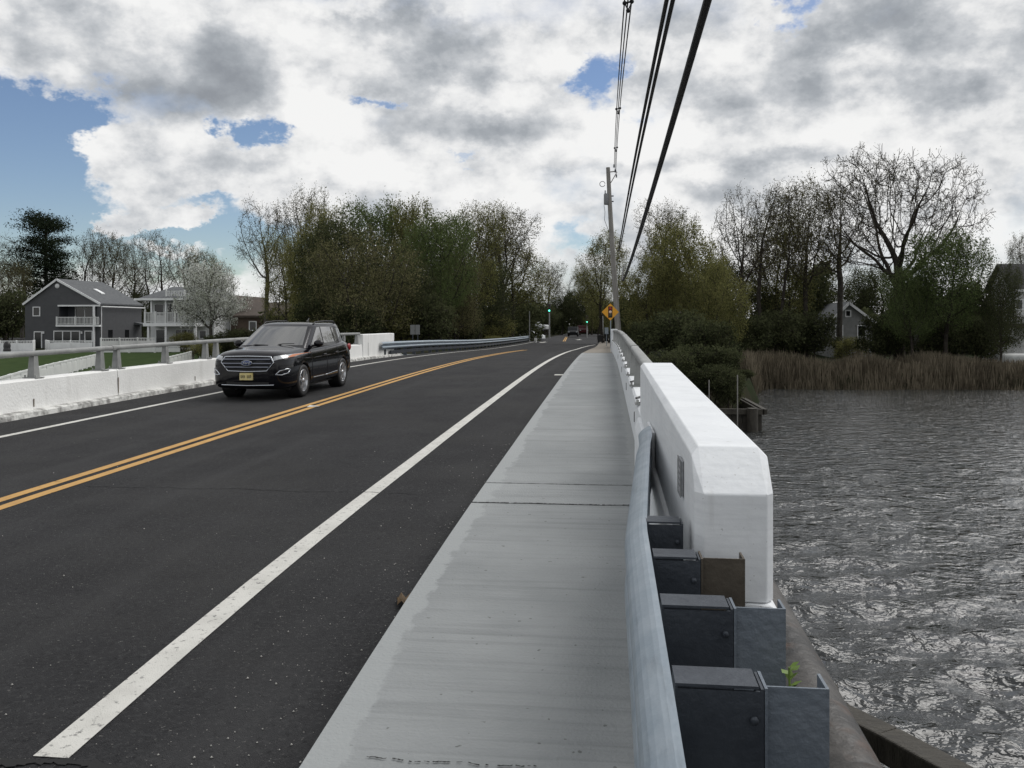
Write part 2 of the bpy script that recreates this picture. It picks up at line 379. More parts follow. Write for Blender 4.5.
def waves():
    xs = np.array([-600, -250, -120, -60, -30, -12, -4] + geo(0.4, 400, .11, 1.008)); yy = np.array([-400, -150, -60, -20, -8, -2, 0.5] + geo(2.2, 64, .10, 1.009) + [75, 100])
    dx = np.gradient(xs); dy = np.gradient(yy); S = np.maximum(dx[None, :], dy[:, None])
    r = np.random.default_rng(3); wv = []
    for i in range(46):
        lam = .32 * (4.0 ** r.random()); a = R(258 + r.normal(0, 48)); wv.append((lam, a, r.random() * 6.28, 0.0085 * lam ** .7))
    def zf(X, Y):
        Z = np.full(X.shape, WATER)
        for lam, a, ph, am in wv:
            k = 2 * np.pi / lam; u = k * (X * math.cos(a) + Y * math.sin(a)) + ph + .8 * np.sin(.31 * X * math.sin(a) - .27 * Y + ph)
            Z = Z + am * (2.6*np.exp(np.sin(u) - 1) - 1.2) * np.clip(lam / S / 3.0 - .6, 0, 1)
        return Z
    grid('water', xs, yy, zf, M_WATER)
waves()

# ------------------------------------------------------------------ road, deck, markings, sidewalk
XL, XS, XP = -9.19, -1.08, .325             # left gutter, sidewalk edge, parapet face
xs_f = pl([(0, XS), (37, XS), (62, -.78), (80, -.72), (300, -.72)])
drift = pl([(0, 0), (26, 0), (40, -.09), (60, -.1)])
YR = ys(-30, 40, 1) + ys(42, 220, 4)
struct(strip(MB(), YR, XL, xs_f, -.15).build('road', M_ASPH))
struct(strip(MB(), ys(-30, 3.0, 1), -14, .72, -.155, 3.6).build('approach_embankment', M_EARTH))
struct(strip(MB(), ys(3.0, 40.6, 1), -9.85, .70, -.16, .75).build('bridge_deck', M_CONC2))
pb = MB()
for y in (12, 26):
    for x in (-8.6, -4.6, -.4): pb.box(x-.35, x+.35, y-.4, y+.4, -4, -.4)
    pb.box(-9.6, .5, y-.5, y+.5, -1.0, P(y)-.9)
struct(pb.build('bridge_pier', M_CONC2))
cb = MB()
struct(strip(MB(), [104, 108, 112, 118, 124, 128], -90, 60, -.153).build('cross_street', M_ASPH))
struct(strip(MB(), ys(41, 104, 3), -13, XL, -.17).build('road_verge', M_EARTH))
yl = pl([(-30, -5.296), (50, -5.296), (60, -5.2), (75, -4.75), (100, -5.0), (140, -6.6)])
for nm, a, b in (('near', -30, 55), ('far', 100, 140)):
    m_ = MB()
    for s in (-1, 1): strip(m_, ys(a, b, 1.5), lambda y, s=s: yl(y) + s*.105 - .058, lambda y, s=s: yl(y) + s*.105 + .058, -.146)
    struct(m_.build('centre_line_paint', M_YEL))
wl = pl([(-30, -2.173), (53, -2.173), (66, -1.92), (74, -1.55), (80, -1.05)])
struct(strip(MB(), ys(3.12, 80, 1), lambda y: wl(y) - .075, lambda y: wl(y) + .075, -.146).build('edge_line_paint', M_LINE))
struct(strip(MB(), ys(0, 3.02, 1), lambda y: -2.16 - .075, lambda y: -2.16 + .075, -.146).build('edge_line_paint', M_LINE))
ll = lambda y: -8.15
struct(strip(MB(), ys(-10, 100, 1.5), lambda y: ll(y) - .06, lambda y: ll(y) + .06, -.146).build('edge_line_paint', M_LINE))
struct(strip(MB(), [23.0, 23.4], -1.42, XS - .005, -.146).build('edge_line_paint', M_LINE))
for y0, x0 in ((112, -3.7), (92, -7.0)):
    struct(strip(MB(), [y0, y0+6], x0-.08, x0+.08, -.146).add([(x0-.5, y0+2, P(y0)-.146), (x0+.5, y0+2, P(y0)-.146), (x0, y0-1.5, P(y0)-.146)], [(0, 1, 2)]).build('lane_arrow_paint', M_LINE))
def crack(name, x0, x1, y, wd, dz, n, amp, thr=0.0):
    m = MB(); r = random.Random(int(y*100)); yo = 0
    for i in range(n):
        a = x0 + (x1-x0)*i/n; b = x0 + (x1-x0)*(i+1)/n; y1 = yo + r.uniform(-amp, amp); y1 *= .9
        if r.random() > thr:
            w0 = wd*r.uniform(.3, 1.2); w1 = wd*r.uniform(.3, 1.2); z = P(y) + dz
            m.add([(a, y+yo-w0, z), (b, y+y1-w1, z), (b, y+y1+w1, z), (a, y+yo+w0, z)], [(0, 1, 2, 3)])
        yo = y1
    return struct(m.build(name, M_CRACK))
crack('road_crack', -5.0, -1.75, 7.72, .009, -.1445, 110, .02, .25)
crack('road_crack', XL, -5.3, 7.9, .007, -.1445, 90, .02, .5)
crack('road_joint', XL, XS, 3.07, .028, -.1445, 260, .012, .03)
# sidewalk: separate slabs with open joints, then the older tan walk
for a, b in ((-6, 6.745), (6.765, 7.535), (7.548, 14.0), (14.006, 22.4), (22.406, 30), (30.006, 37.6)):
    struct(strip(MB(), ys(a, b, 1), XS, lambda y: XP + .02 + drift(y), 0, .3).build('sidewalk', M_CONC))
struct(strip(MB(), ys(37.62, 112, 2), xs_f, .32, -.006, .3).build('sidewalk', M_TAN))
def walk_bands():
    """trowelled pale margin along the kerb and mortar smears at the wall foot, part of the concrete itself"""
    N, L, b = nodes_of(M_CONC); tc = N.new('ShaderNodeTexCoord'); sx = N.new('ShaderNodeSeparateXYZ'); L.new(tc.outputs['Object'], sx.inputs[0])
    for sgn, x0, wd, sc, colr, st in ((1, XS, .16, (1.4, 1.1, 1), (.315, .33, .33), .75), (-1, XP, .10, (2.2, 1.5, 1), (.30, .31, .305), .6)):
        n = add_noise(M_CONC, 1.8, .3, .7, stretch=sc, detail=7, rough=.68)
        d = N.new('ShaderNodeMath'); d.operation = 'MULTIPLY_ADD'; L.new(sx.outputs[0], d.inputs[0]); d.inputs[1].default_value = sgn; d.inputs[2].default_value = -sgn*x0      # distance from the edge
        e = N.new('ShaderNodeMath'); e.operation = 'MULTIPLY_ADD'; L.new(n, e.inputs[0]); e.inputs[1].default_value = -wd; L.new(d.outputs[0], e.inputs[2])
        mr = N.new('ShaderNodeMapRange'); mr.inputs[1].default_value = .055; mr.inputs[2].default_value = .03; L.new(e.outputs[0], mr.inputs[0]); layer(M_CONC, mr.outputs[0], colr, st)
walk_bands()
crack('sidewalk_crack', XS, XP, 6.755, .012, .005, 70, .006, .05)
crack('sidewalk_joint', XS, XP, 7.541, .007, .005, 30, .002, 0)
crack('sidewalk_crack', XS+.22, XP-.55, 2.985, .004, .005, 60, .006, .3)

# ------------------------------------------------------------------ right parapet: end block, low wall, railing
def end_block():
    t = empty('parapet_end_block', (.47, 5.8, P(5.8)), 'massive white painted concrete end block with chamfered corners beside guardrail', 'parapet')
    bm = bmesh.new(); c = .03
    def add(x, y, z): bm.verts.new((x-.47, y-5.8, z-P(5.8)))
    ztop = lambda y: np.interp(y, [3.2, 8.4], [1.243, 1.345])
    for (xa, xb, yf, zz) in ((.325, .612, 3.19, 0),):
        for z in (.70, 1.095):
            add(xa, yf + c*1.6, z); add(xa + c, yf, z); add(xb - c, yf, z); add(xb, yf + c*1.4, z)
        add(xa, 3.345, 1.213); add(xb, 3.345, 1.213)
        add(xa + .03, 3.378, ztop(3.378)); add(xb - .03, 3.378, ztop(3.378))
        for z in (.70,): add(xa, 8.4, z); add(.655, 8.4, z)
        add(xa, 8.4, ztop(8.4) - .035); add(.655, 8.4, ztop(8.4) - .035); add(xa + .03, 8.4, ztop(8.4)); add(.63, 8.4, ztop(8.4))
    bmesh.ops.convex_hull(bm, input=bm.verts); bmesh.ops.dissolve_limit(bm, angle_limit=.02, verts=bm.verts, edges=bm.edges)
    me = bpy.data.meshes.new('block'); bm.to_mesh(me); bm.free(); me.materials.append(M_WHITE)
    o = bpy.data.objects.new('block', me); COL.objects.link(o); o.parent = t
    b = o.modifiers.new('bevel', 'BEVEL'); b.width = .005; b.segments = 2; b.limit_method = 'ANGLE'
    m = MB(); m.prism([(.27, 3.3, -.1), (.632, 3.16, -.1), (.632, 3.16, .66), (.60, 3.16, .697), (.30, 3.25, .697), (.27, 3.3, .60)], (0, 5.1, .12))
    m.build('base', M_WHITE, t, True, .01)
    pq = MB().box(.312, .3235, 3.66, 3.80, .99, 1.14); q = pq.build('plaque', mat('plaque_metal', (.42, .44, .46), .5, (.3, .31, .32), 30, metal=.3), t, True, .003)
    e = MB().box(.309, .3125, 3.655, 3.67, .985, 1.145).box(.309, .3125, 3.79, 3.805, .985, 1.145).box(.309, .3125, 3.67, 3.79, .985, 1.0).box(.309, .3125, 3.67, 3.79, 1.13, 1.145)
    for k in range(4): e.box(.309, .3125, 3.69, 3.775, 1.025+.026*k, 1.034+.026*k)
    ob = e.build('plaque_rim', mat('plaque_grey', (.20, .205, .21), .6), q); ob.data.transform(Matrix.Translation(-t.location))
end_block()
def low_wall():
    t = empty('parapet_wall', (.46, 24, P(24)), 'long low white concrete parapet along the sidewalk carrying a grey railing', 'parapet')
    m = MB(); r = random.Random(2)
    for a, b in ((8.4, 13.3), (13.31, 21.0), (21.01, 29), (29.01, 39.55)):
        prof = [(0, -.12), (0, .50), (.025, .525), (.27, .525), (.295, .50), (.295, -.12)]
        path = [((XP + .003 + drift(y), y, P(y)), (1, 0, 0), (0, 0, 1)) for y in ys(a, b, .9)]
        m.sweep(prof, path)
    m.build('wall', M_WHITE, t, True)
    y = 39.55; x = XP + drift(40)
    MB().prism([(x-.05, y, .3), (x+.27, y, .3), (x+.27, y, P(y)+1.03), (x+.24, y, P(y)+1.06), (x-.02, y, P(y)+1.06), (x-.05, y, P(y)+1.03)], (0, .75, 0)).build('end_post', M_WHITE, t, True, .01)
    for y in (9.3, 9.9, 12.2, 16.2):      # short anchor bars left sticking out of the wall top and face
        MB().tube([(XP + .01, y, P(y)+.535), (XP + .07, y+.12, P(y)+.545)], .012, 6).build('anchor_bar', M_DARKPL, t, True)
    for y in (10.2, 14.4, 18.8, 25): MB().box(XP - .004, XP + .004, y, y+.07, P(y)+.22, P(y)+.34).build('drain_slot', M_CRACK, t, True)
low_wall()
def rail_prof(wd, ht, n=14):
    return [(wd/2*math.copysign(abs(math.cos(a))**.6, math.cos(a)), ht/2*math.copysign(abs(math.sin(a))**.6, math.sin(a))) for a in [2*math.pi*k/n for k in range(n)]]
def railing(label, xf, y0, y1, top, zb, posts, joints):
    ym = (y0 + y1) / 2
    t = empty('bridge_railing', (xf(ym), ym, P(ym)), label, 'railing', 'grey railings along both sides of the bridge')
    m = MB().sweep(rail_prof(.125, .09), [((xf(y), y, P(y) + top - .045), (1, 0, 0), (0, 0, 1)) for y in ys(y0, y1, .7)], smooth=True)
    m.build('top_rail', M_RAIL, t, True)
    for y in joints: MB().sweep(rail_prof(.14, .105), [((xf(y), y + d, P(y) + top - .045), (1, 0, 0), (0, 0, 1)) for d in (-.05, .05)]).build('rail_sleeve', M_RAIL, t, True)
    for y in posts:
        x = xf(y); z0 = P(y) + zb; z1 = P(y) + top - .06; q = MB()
        vs = []
        for z, a, b in ((z0 + .015, .062, .072), (z1, .042, .048)): vs += [(x-a, y-b, z), (x+a, y-b, z), (x+a, y+b, z), (x-a, y+b, z)]
        q.add(vs, [(0, 3, 2, 1), (4, 5, 6, 7), (0, 1, 5, 4), (1, 2, 6, 5), (2, 3, 7, 6), (3, 0, 4, 7)])
        q.box(x-.12, x+.12, y-.11, y+.11, z0 + .001, z0 + .016)
        for sx in (-.095, .095): q.lathe([(0, .04), (.014, .04), (.014, 0)], (x+sx, y-.08, z0+.016), 6)
        q.build('post', M_RAIL, t, True)
railing('grey metal railing on short posts atop the low wall beside the sidewalk', lambda y: .425 + drift(y), 8.42, 39.5, 1.01, .525,
        [9.35, 11.6, 13.6, 15.6, 17.7, 19.7, 21.8, 23.9, 26, 28.1, 30.2, 32.3, 34.4, 36.5, 38.6], [13.3, 21, 29])
# ------------------------------------------------------------------ left parapet
def left_wall():
    t = empty('parapet_wall', (-9.5, 20, P(20)), 'weathered white concrete parapet on the far side of the road behind the black suv', 'parapet')
    prof = [(0, -.05), (-.02, .42), (-.05, .445), (-.28, .445), (-.30, .42), (-.30, -.3), (0, -.3)]
    m = MB()
    for a, b in ((-12, 8.2), (8.21, 15.42), (15.44, 23.2), (23.21, 31.9)):
        m.sweep(prof, [((-9.35, y, P(y)), (1, 0, 0), (0, 0, 1)) for y in ys(a, b, .9)])
    m.build('wall', M_WHITE2, t, True)
    k = MB().sweep([(.16, -.16), (.15, -.075), (.12, -.05), (0, -.045), (0, -.16)], [((-9.35, y, P(y)), (1, 0, 0), (0, 0, 1)) for y in ys(-12, 37.6, .9)])
    k.build('kerb', M_CURB, t, True)
    for y, h in ((13.0, .13), (15.43, .30), (18.5, .10)):
        MB().box(-9.352, -9.346, y-.012, y+.012, P(y)-.01, P(y)-.01+h).build('rust_stain', mat('rust_stain', (.10, .075, .055), .9, (.2, .17, .14), 30), t, True)
    e = MB()
    e.box(-9.66, -9.335, 31.92, 36.75, P(33)-.4, P(33)+.835)
    e.build('end_block', M_WHITE2, t, True, .03)
    MB().box(-9.7, -9.325, 36.77, 38.0, .1, P(37)-.03).box(-9.333, -9.327, 32.62, 32.66, P(33)+.02, P(33)+.83).build('end_block_joint', M_WHITE2, t, True)
    o = MB().box(-9.334, -9.329, 32.6, 32.63, P(33)-.02, P(33)+.5).build('joint_line', M_CRACK, t, True)
left_wall()
railing('grey metal railing on tapered posts atop the wall on the far side of the road', lambda y: -9.5, -10, 31.9, .90, .445,
        [5.7, 8.2, 10.7, 13.2, 15.07, 15.62, 17.45, 19.3, 19.85, 21.8, 23.7, 24.3, 26.2, 28.1, 30.0, 31.6], [15.45, 24.0])

# ------------------------------------------------------------------ guardrails
WP = [(.0, .156), (-.022, .152), (-.058, .125), (-.078, .100), (-.083, .080), (-.074, .055), (-.040, .028), (-.008, .012), (0, 0)]
WP = WP + [(a, -b) for a, b in WP[-2::-1]]
WP = [WP[0]] + [tuple(np.array(a)*(1-t) + np.array(b)*t) for a, b in zip(WP[:-1], WP[1:]) for t in (.22, .78)] + [WP[-1]]      # flat bands with rounded folds
def wbeam(path, name, m, parent):
    b = MB().sweep(WP, path, closed=False, smooth=False); o = b.build(name, m, parent, True)
    s = o.modifiers.new('solid', 'SOLIDIFY'); s.thickness = .005; s.offset = 0
    return o
def near_guardrail():
    t = empty('guardrail', (.2, 2.5, P(2.5)), 'galvanised steel guardrail with steel posts in front of the white end block', 'guardrail')
    xf = pl([(-3, .155), (3.25, .150), (3.7, .175), (5.2, .262), (5.55, .292), (6.1, .305)])
    zf = pl([(-3, .625), (3.3, .625), (5.7, .585), (6.1, .58)])
    path = []
    for y in ys(-2.5, 3.1, .4) + ys(3.2, 6.0, .1):
        d = (xf(y+.02) - xf(y-.02)) / .04; r = Vector((1, -d, 0)).normalized(); path.append(((xf(y), y, P(y) + zf(y)), r, (0, 0, 1)))
    wbeam(path, 'beam', M_GALV, t)
    # flat terminal shoe bolted to the wall, painted over
    q = MB().prism([(.300, 5.75, P(5.75)+.44), (.300, 5.75, P(5.75)+.73), (.303, 6.5, P(6.5)+.70), (.303, 6.5, P(6.5)+.46)], (.018, 0, 0))
    sh = q.build('terminal_shoe', M_WHITE, t, True)
    for y, z in ((6.0, .67), (6.25, .66), (6.0, .52), (6.25, .52)):
        MB().lathe([(0, -.02), (.018, -.02), (.018, 0)], (.30-t.location.x, y-t.location.y, P(y)+z-t.location.z), 6, 'x').build('bolt', M_DARKPL, sh)
    for i, y in enumerate((1.09, 1.56, 2.045, 2.52, 2.95, 3.37)):
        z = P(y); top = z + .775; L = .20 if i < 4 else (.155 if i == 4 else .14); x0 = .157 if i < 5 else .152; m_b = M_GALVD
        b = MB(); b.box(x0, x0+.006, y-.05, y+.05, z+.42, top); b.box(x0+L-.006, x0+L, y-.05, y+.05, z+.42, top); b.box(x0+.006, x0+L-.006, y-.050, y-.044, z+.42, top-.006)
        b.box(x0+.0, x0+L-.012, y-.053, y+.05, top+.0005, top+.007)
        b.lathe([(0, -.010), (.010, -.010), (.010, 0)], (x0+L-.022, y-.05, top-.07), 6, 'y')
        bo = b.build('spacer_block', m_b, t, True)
        if i < 5:
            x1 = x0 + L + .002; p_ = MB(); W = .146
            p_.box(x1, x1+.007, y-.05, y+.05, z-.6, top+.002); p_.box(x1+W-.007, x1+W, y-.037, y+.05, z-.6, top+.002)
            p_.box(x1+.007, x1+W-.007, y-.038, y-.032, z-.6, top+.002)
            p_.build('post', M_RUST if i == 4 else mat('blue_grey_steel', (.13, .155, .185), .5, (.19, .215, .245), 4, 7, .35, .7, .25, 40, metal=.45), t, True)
near_guardrail()
def far_guardrail(label, x, y0, y1, top, side, rub=True):
    fx = x if callable(x) else (lambda y: x); ym = (y0+y1)/2
    t = empty('guardrail', (fx(ym), ym, P(ym)), label, 'guardrail')
    path = [((fx(y), y, P(y) + top - .156), (side, 0, 0), (0, 0, 1)) for y in ys(y0, y1, 1.2)]
    wbeam(path, 'beam', M_GALV, t)
    if rub: MB().sweep([(-.05, -.07), (.02, -.07), (.02, .07), (-.05, .07)], [((fx(y), y, P(y) + top - .45), (side, 0, 0), (0, 0, 1)) for y in ys(y0+1.5, y1, 1.2)]).build('rub_rail', M_GALVD, t, True)
    for y in np.arange(y0+.9, y1, 1.9):
        xx = fx(y) + side * .03; MB().box(min(xx, xx+side*.15), max(xx, xx+side*.15), y-.05, y+.05, P(y)-.7, P(y)+top-.02).build('post', M_GALVD, t, True)
    return t
far_guardrail('long galvanised guardrail bolted to the far end block across the road', pl([(34, -9.25), (60, -9.3), (100, -9.25), (110, -9.8)]), 34.2, 104, pl([(34, .50), (60, .5), (104, .62)])(40), -1)
far_guardrail('short guardrail beyond the sidewalk railing near the diamond sign', pl([(40, .36), (60, .33), (75, .45)]), 40.5, 62, .62, 1, False)

# ------------------------------------------------------------------ pipe, bulkhead, weed
t = empty('pipe', (.92, 4, P(4) - .3), 'thick rust stained pipe running beside the bridge above the water', 'pipe')
MB().tube([(.92, y, P(y) - .23) for y in ys(-2, 39, .5)], .15, 24).build('pipe_barrel', M_PIPE, t, True)
for y in (3.2, 9, 15, 21, 27, 33): MB().lathe([(.156, -.05), (.175, -.04), (.175, .04), (.156, .05)], (.92, y, P(y)-.23), 24, 'y').build('pipe_collar', M_PIPE, t, True)
t = empty('timber_bulkhead', (1.9, 6, WATER), 'old dark timber bulkhead rising from the water below the pipe', 'bulkhead')
path = [(1.10, 7.9), (1.55, 7.05), (2.0, 6.4), (2.42, 5.7), (2.68, 4.9), (2.8, 3.8)]
m = MB()
for (a, b) in zip(path[:-1], path[1:]):
    d = Vector((b[0]-a[0], b[1]-a[1])); n = max(2, int(d.length/.2)); nx = Vector((-d.y, d.x)).normalized()
    for k in range(n):
        p = Vector(a) + d*(k+.5)/n; q = d.normalized()*.088; r_ = random.uniform(-.03, .04)
        m.prism([(p.x-q.x, p.y-q.y, -3.2), (p.x+q.x, p.y+q.y, -3.2), (p.x+q.x, p.y+q.y, -1.5+r_), (p.x-q.x, p.y-q.y, -1.5+r_)], (nx.x*.07, nx.y*.07, 0))
m.build('sheet_planks', M_TIMBER, t, True)
for z, off in ((-1.32, .02), (-1.95, .10)):
    m = MB()
    for (a, b) in zip(path[:-1], path[1:]): m.bar((a[0]+off, a[1]+off, z), (b[0]+off, b[1]+off, z), .22, .2)
    m.build('wale', M_TIMBER, t, True, .015)
for a in path[1::2]: MB().tube([(a[0]+.2, a[1]+.12, -3.4), (a[0]+.2, a[1]+.12, -1.22)], .12, 12).build('pile', M_TIMBER, t, True)
struct(MB().prism([(.6, 3, -1.45), (2.75, 3, -1.5), (2.62, 4.8, -1.5), (1.97, 6.35, -1.5), (1.05, 7.85, -1.5), (.6, 7.6, -1.45)], (0, 0, -2.4)).build('bulkhead_fill', M_EARTH))
M_LEAFY = mat('weed_leaf', (.10, .17, .025), .6, (.16, .24, .04), 8)
t = empty('weed', (.497, 2.40, 0), 'small green weed sprouting between a guardrail post and the pipe', 'plant')
m = MB(); mp_ = MB()
m.tube([(.497, 2.40, -.1), (.503, 2.39, .4), (.497, 2.40, .78)], [.006, .005, .003], 5)
r_ = random.Random(5)
for k in range(17):
    a = r_.uniform(0, 6.28); c = Vector((.497, 2.40, .62 + .010*k)); d = Vector((math.cos(a), math.sin(a), r_.uniform(.1, .9))).normalized(); s_ = d.cross(Vector((0, 0, 1))).normalized()
    L_ = r_.uniform(.025, .045); mp_.add([c, c + d*L_*.5 + s_*.013, c + d*L_, c + d*L_*.5 - s_*.013], [(0, 1, 2, 3)])
m.build('stem', M_LEAFY, t, True); mp_.build('leaves', M_LEAFY, t, True)
# bulkhead at the far abutment with its piles
t = empty('timber_bulkhead', (4, 33, WATER), 'dark timber retaining wall with thin poles at the foot of the far bank', 'bulkhead')
m = MB()
for k in range(24): x = .8 + k*.2; m.box(x, x+.185, 32.2 + .02*(k % 3), 32.3 + .02*(k % 3), -3.5, -1.45 + .03*(k % 2))
for k in range(30): y = 32.3 + k*.3; m.box(5.6, 5.7, y, y+.28, -3.5, -1.45)
m.build('sheet_planks', M_TIMBER, t, True)
MB().box(.8, 5.75, 32.05, 32.2, -1.6, -1.4).box(5.7, 5.85, 32.05, 41, -1.6, -1.4).build('wale', M_TIMBER, t, True)
MB().tube([(5.3, 31.9, -3.5), (5.3, 31.9, -1.35)], .20, 12).build('pile', M_TIMBER, t, True)
for (px, py, py1, Y) in ((709, 380, 405, 31), (737.5, 375, 432, 31.6)):
    a = at(px, py1, Y); b = at(px, py, Y)
    tag(MB().tube([(a.x, Y, WATER - .5), (b.x, Y, b.z)], .022, 6).build('mooring_pole', M_WPOLE), 'thin grey pole standing ' + ('among the dark shrubs behind the white block' if px < 720 else 'at the water edge by the dark retaining wall'), 'pole')

# ------------------------------------------------------------------ utility pole and overhead lines
def utility_pole():
    Y = 55; b = at(620, 330, Y); tp = at(608, 167.5, Y)
    base = Vector((b.x, Y, P(Y) - .3))
    t = empty('utility_pole', base, 'tall leaning grey wooden utility pole carrying a transformer and cables', 'utility pole')
    mid = base.lerp(tp, .55) + Vector((-.10, 0, 0))
    pts = []
    for k in range(13):
        u = k/12; pts.append(base*(1-u)**2 + mid*2*u*(1-u) + tp*u*u)
    MB().tube(pts, list(np.linspace(.20, .13, 13)), 14).build('pole_shaft', M_WPOLE, t, True)
    c = at(606.6, 199, Y)
    tr = MB().lathe([(0, -.36), (.17, -.36), (.18, -.32), (.18, .30), (.15, .34), (0, .35)], (c.x, Y, c.z), 16).build('transformer', mat('transformer_grey', (.16, .165, .17), .6, (.21, .215, .22), 5), t, True)
    for dx in (-.09, .06):
        MB().lathe([(.02, 0), (.05, .02), (.02, .06), (.05, .1), (.02, .14), (.045, .18), (0, .22)], (c.x+dx-t.location.x, Y-t.location.y, c.z+.35-t.location.z), 8).build('bushing', M_GALVD, tr)
    for zz in (.15, -.2): MB().box(c.x+.12, c.x+.45, Y-.04, Y+.04, c.z+zz, c.z+zz+.07).build('bracket', M_GALVD, t, True)
    q = at(602.4, 184, Y); ring = [(q.x + .17*math.cos(a), Y, q.z + .17*math.sin(a)) for a in np.linspace(0, 6.0, 16)]
    MB().tube(ring, .02, 5).build('wire_loop', M_CABLE, t, True)
    a1 = at(610, 172, Y); MB().bar((a1.x, Y, a1.z), (a1.x+.42, Y, a1.z+.05), .06, .06).bar((a1.x+.05, Y, a1.z-.7), (a1.x+.45, Y, a1.z+.0), .05, .05).build('crossarm', M_WPOLE, t, True)
    for k in range(3): d = at(614 + k*1.2, 166 + 5*k, Y); MB().lathe([(.03, -.1), (.06, -.06), (.03, -.02), (.06, .02), (.03, .06), (.05, .1)], (d.x, Y, d.z), 8).build('insulator', M_GALVD, t, True)
    MB().tube([at(604, 205, Y-.2), at(605, 212, Y-.25), at(604.5, 220, Y-.2), at(609, 232, Y-.2)], .015, 5).build('service_drop', M_CABLE, t, True)
utility_pole()
def spline(pts, n=40):
    pts = sorted(pts, key=lambda p: p[1]); yv = np.array([p[1] for p in pts]); Y = np.linspace(yv[0], yv[-1], n)
    cx = np.polyfit(yv, [p[0] for p in pts], 2); cz = np.polyfit(yv, [p[2] for p in pts], 3)
    return [Vector((np.polyval(cx, y), y, np.polyval(cz, y))) for y in Y]
def xat(x, y, X):
    zc = F*X/((x-XV)*math.cos(TH)); return Vector((X, (zc + X*math.sin(TH))/math.cos(TH), CZ - (y-YH)*zc/F))
ca = [xat(708, 0, .90), xat(689, 58.6, .88), xat(673, 125, .84), xat(652, 195, .76), xat(634, 250, .66)]; ca += [at(624, 266, 55)]
def ext(c):    # carry the measured run back over the camera to the next pole behind
    f0 = c[0]; d = (c[0] - c[3]); return [Vector((f0.x, -12, f0.z + .75))] + c
def cable(name, label, pts, rad, n=6):
    t = MB().tube(pts, rad, n).build(name, M_CABLE); return tag(t, label, 'cable', 'overhead cables')
def through(pts, back):
    Y = np.linspace(back, pts[-1][1], 70); yv = [p[1] for p in pts]
    from_x = np.polyfit(yv, [p[0] for p in pts], 2); from_z = np.polyfit(yv, [p[2] for p in pts], 3)
    y0 = yv[0]; out = []
    for y in Y:
        if y >= y0: out.append(Vector((np.polyval(from_x, y), y, np.polyval(from_z, y))))
        else:
            sx = np.polyval(np.polyder(from_x), y0); sz = np.polyval(np.polyder(from_z), y0)
            out.append(Vector((np.polyval(from_x, y0) + sx*(y-y0), y, np.polyval(from_z, y0) + sz*(y-y0) + .003*(y-y0)**2)))
    return out
cable('telephone_cable', 'thickest black overhead cable, the lowest and rightmost of the lines', through(ca, -6), .040, 8)
cb_ = [xat(668.6, 0, .60), xat(652, 86, .60), xat(638, 156, .60), xat(624.5, 219, .56), at(618.5, 250, 55)]
pb_ = through(cb_, -6)
t = tag(bpy.data.objects.new('telephone_cable', None), 'pair of thick black cables lashed side by side, middle of the overhead lines', 'cable', 'overhead cables'); COL.objects.link(t); t.location = (.6, 20, 5)
for dx, dz in ((-.030, .01), (.026, -.012)): MB().tube([p + Vector((dx, 0, dz)) for p in pb_], .023, 7).build('strand', M_CABLE, t, True)
for k, (x0, dzz) in enumerate(((624.6, 0), (628, .0), (631.8, 0))):
    top = xat(x0, 0, .38 + .0*k); pts = [Vector(((x0-XV)*18/F, 17.8, CZ + 324.3*18/F)), Vector(((618.2 + (k-1)*1.6 - XV)*33/F, 33, CZ + (324.3-109)*33/F)), Vector(((615.0 + (k-1)*.8 - XV)*54/F, 54.5, CZ + (324.3-166-k*3)*54/F))]
    yv = [p.y for p in pts]; fx = np.polyfit(yv, [p.x for p in pts], 2); fz = np.polyfit(yv, [p.z for p in pts], 2)
    cable('power_line', ['thin high power wire, left of the three nearly parallel strands above the pole', 'thin high power wire, middle of the three strands leading to the pole top', 'thin high power wire, right of the three strands nearest the thick cables'][k],
          [Vector((np.polyval(fx, y), y, np.polyval(fz, y))) for y in np.linspace(-6, 54.5, 50)], .017, 5)
for y, px, py, lb in ((18.3, 628.2, 3, 'small dark spacer clamped on the thin wires at the top of the sky'), (33, 618.2, 109, 'small dark spacer on the thin wires midway down to the pole'), (45.5, 615.9, 148, 'small dark spacer on the thin wires just above the pole top')):
    c = at(px, py, y); s_ = .075 if y < 30 else .07
    m = MB().bar(c + Vector((-s_*1.2, 0, .0)), c + Vector((s_*1.2, 0, .03)), .03, .03).bar(c + Vector((-s_, 0, .0)), c + Vector((0, 0, -.16)), .025, .025).bar(c + Vector((s_, 0, .02)), c + Vector((0, 0, -.16)), .025, .025).ell(c + Vector((-s_, 0, 0)), (.05, .05, .05)).ell(c + Vector((s_, 0, .03)), (.05, .05, .05)).ell(c + Vector((0, 0, -.16)), (.05, .05, .05))
    tag(m.build('line_spacer', M_CABLE), lb, 'spacer', 'spacers on the power wires')

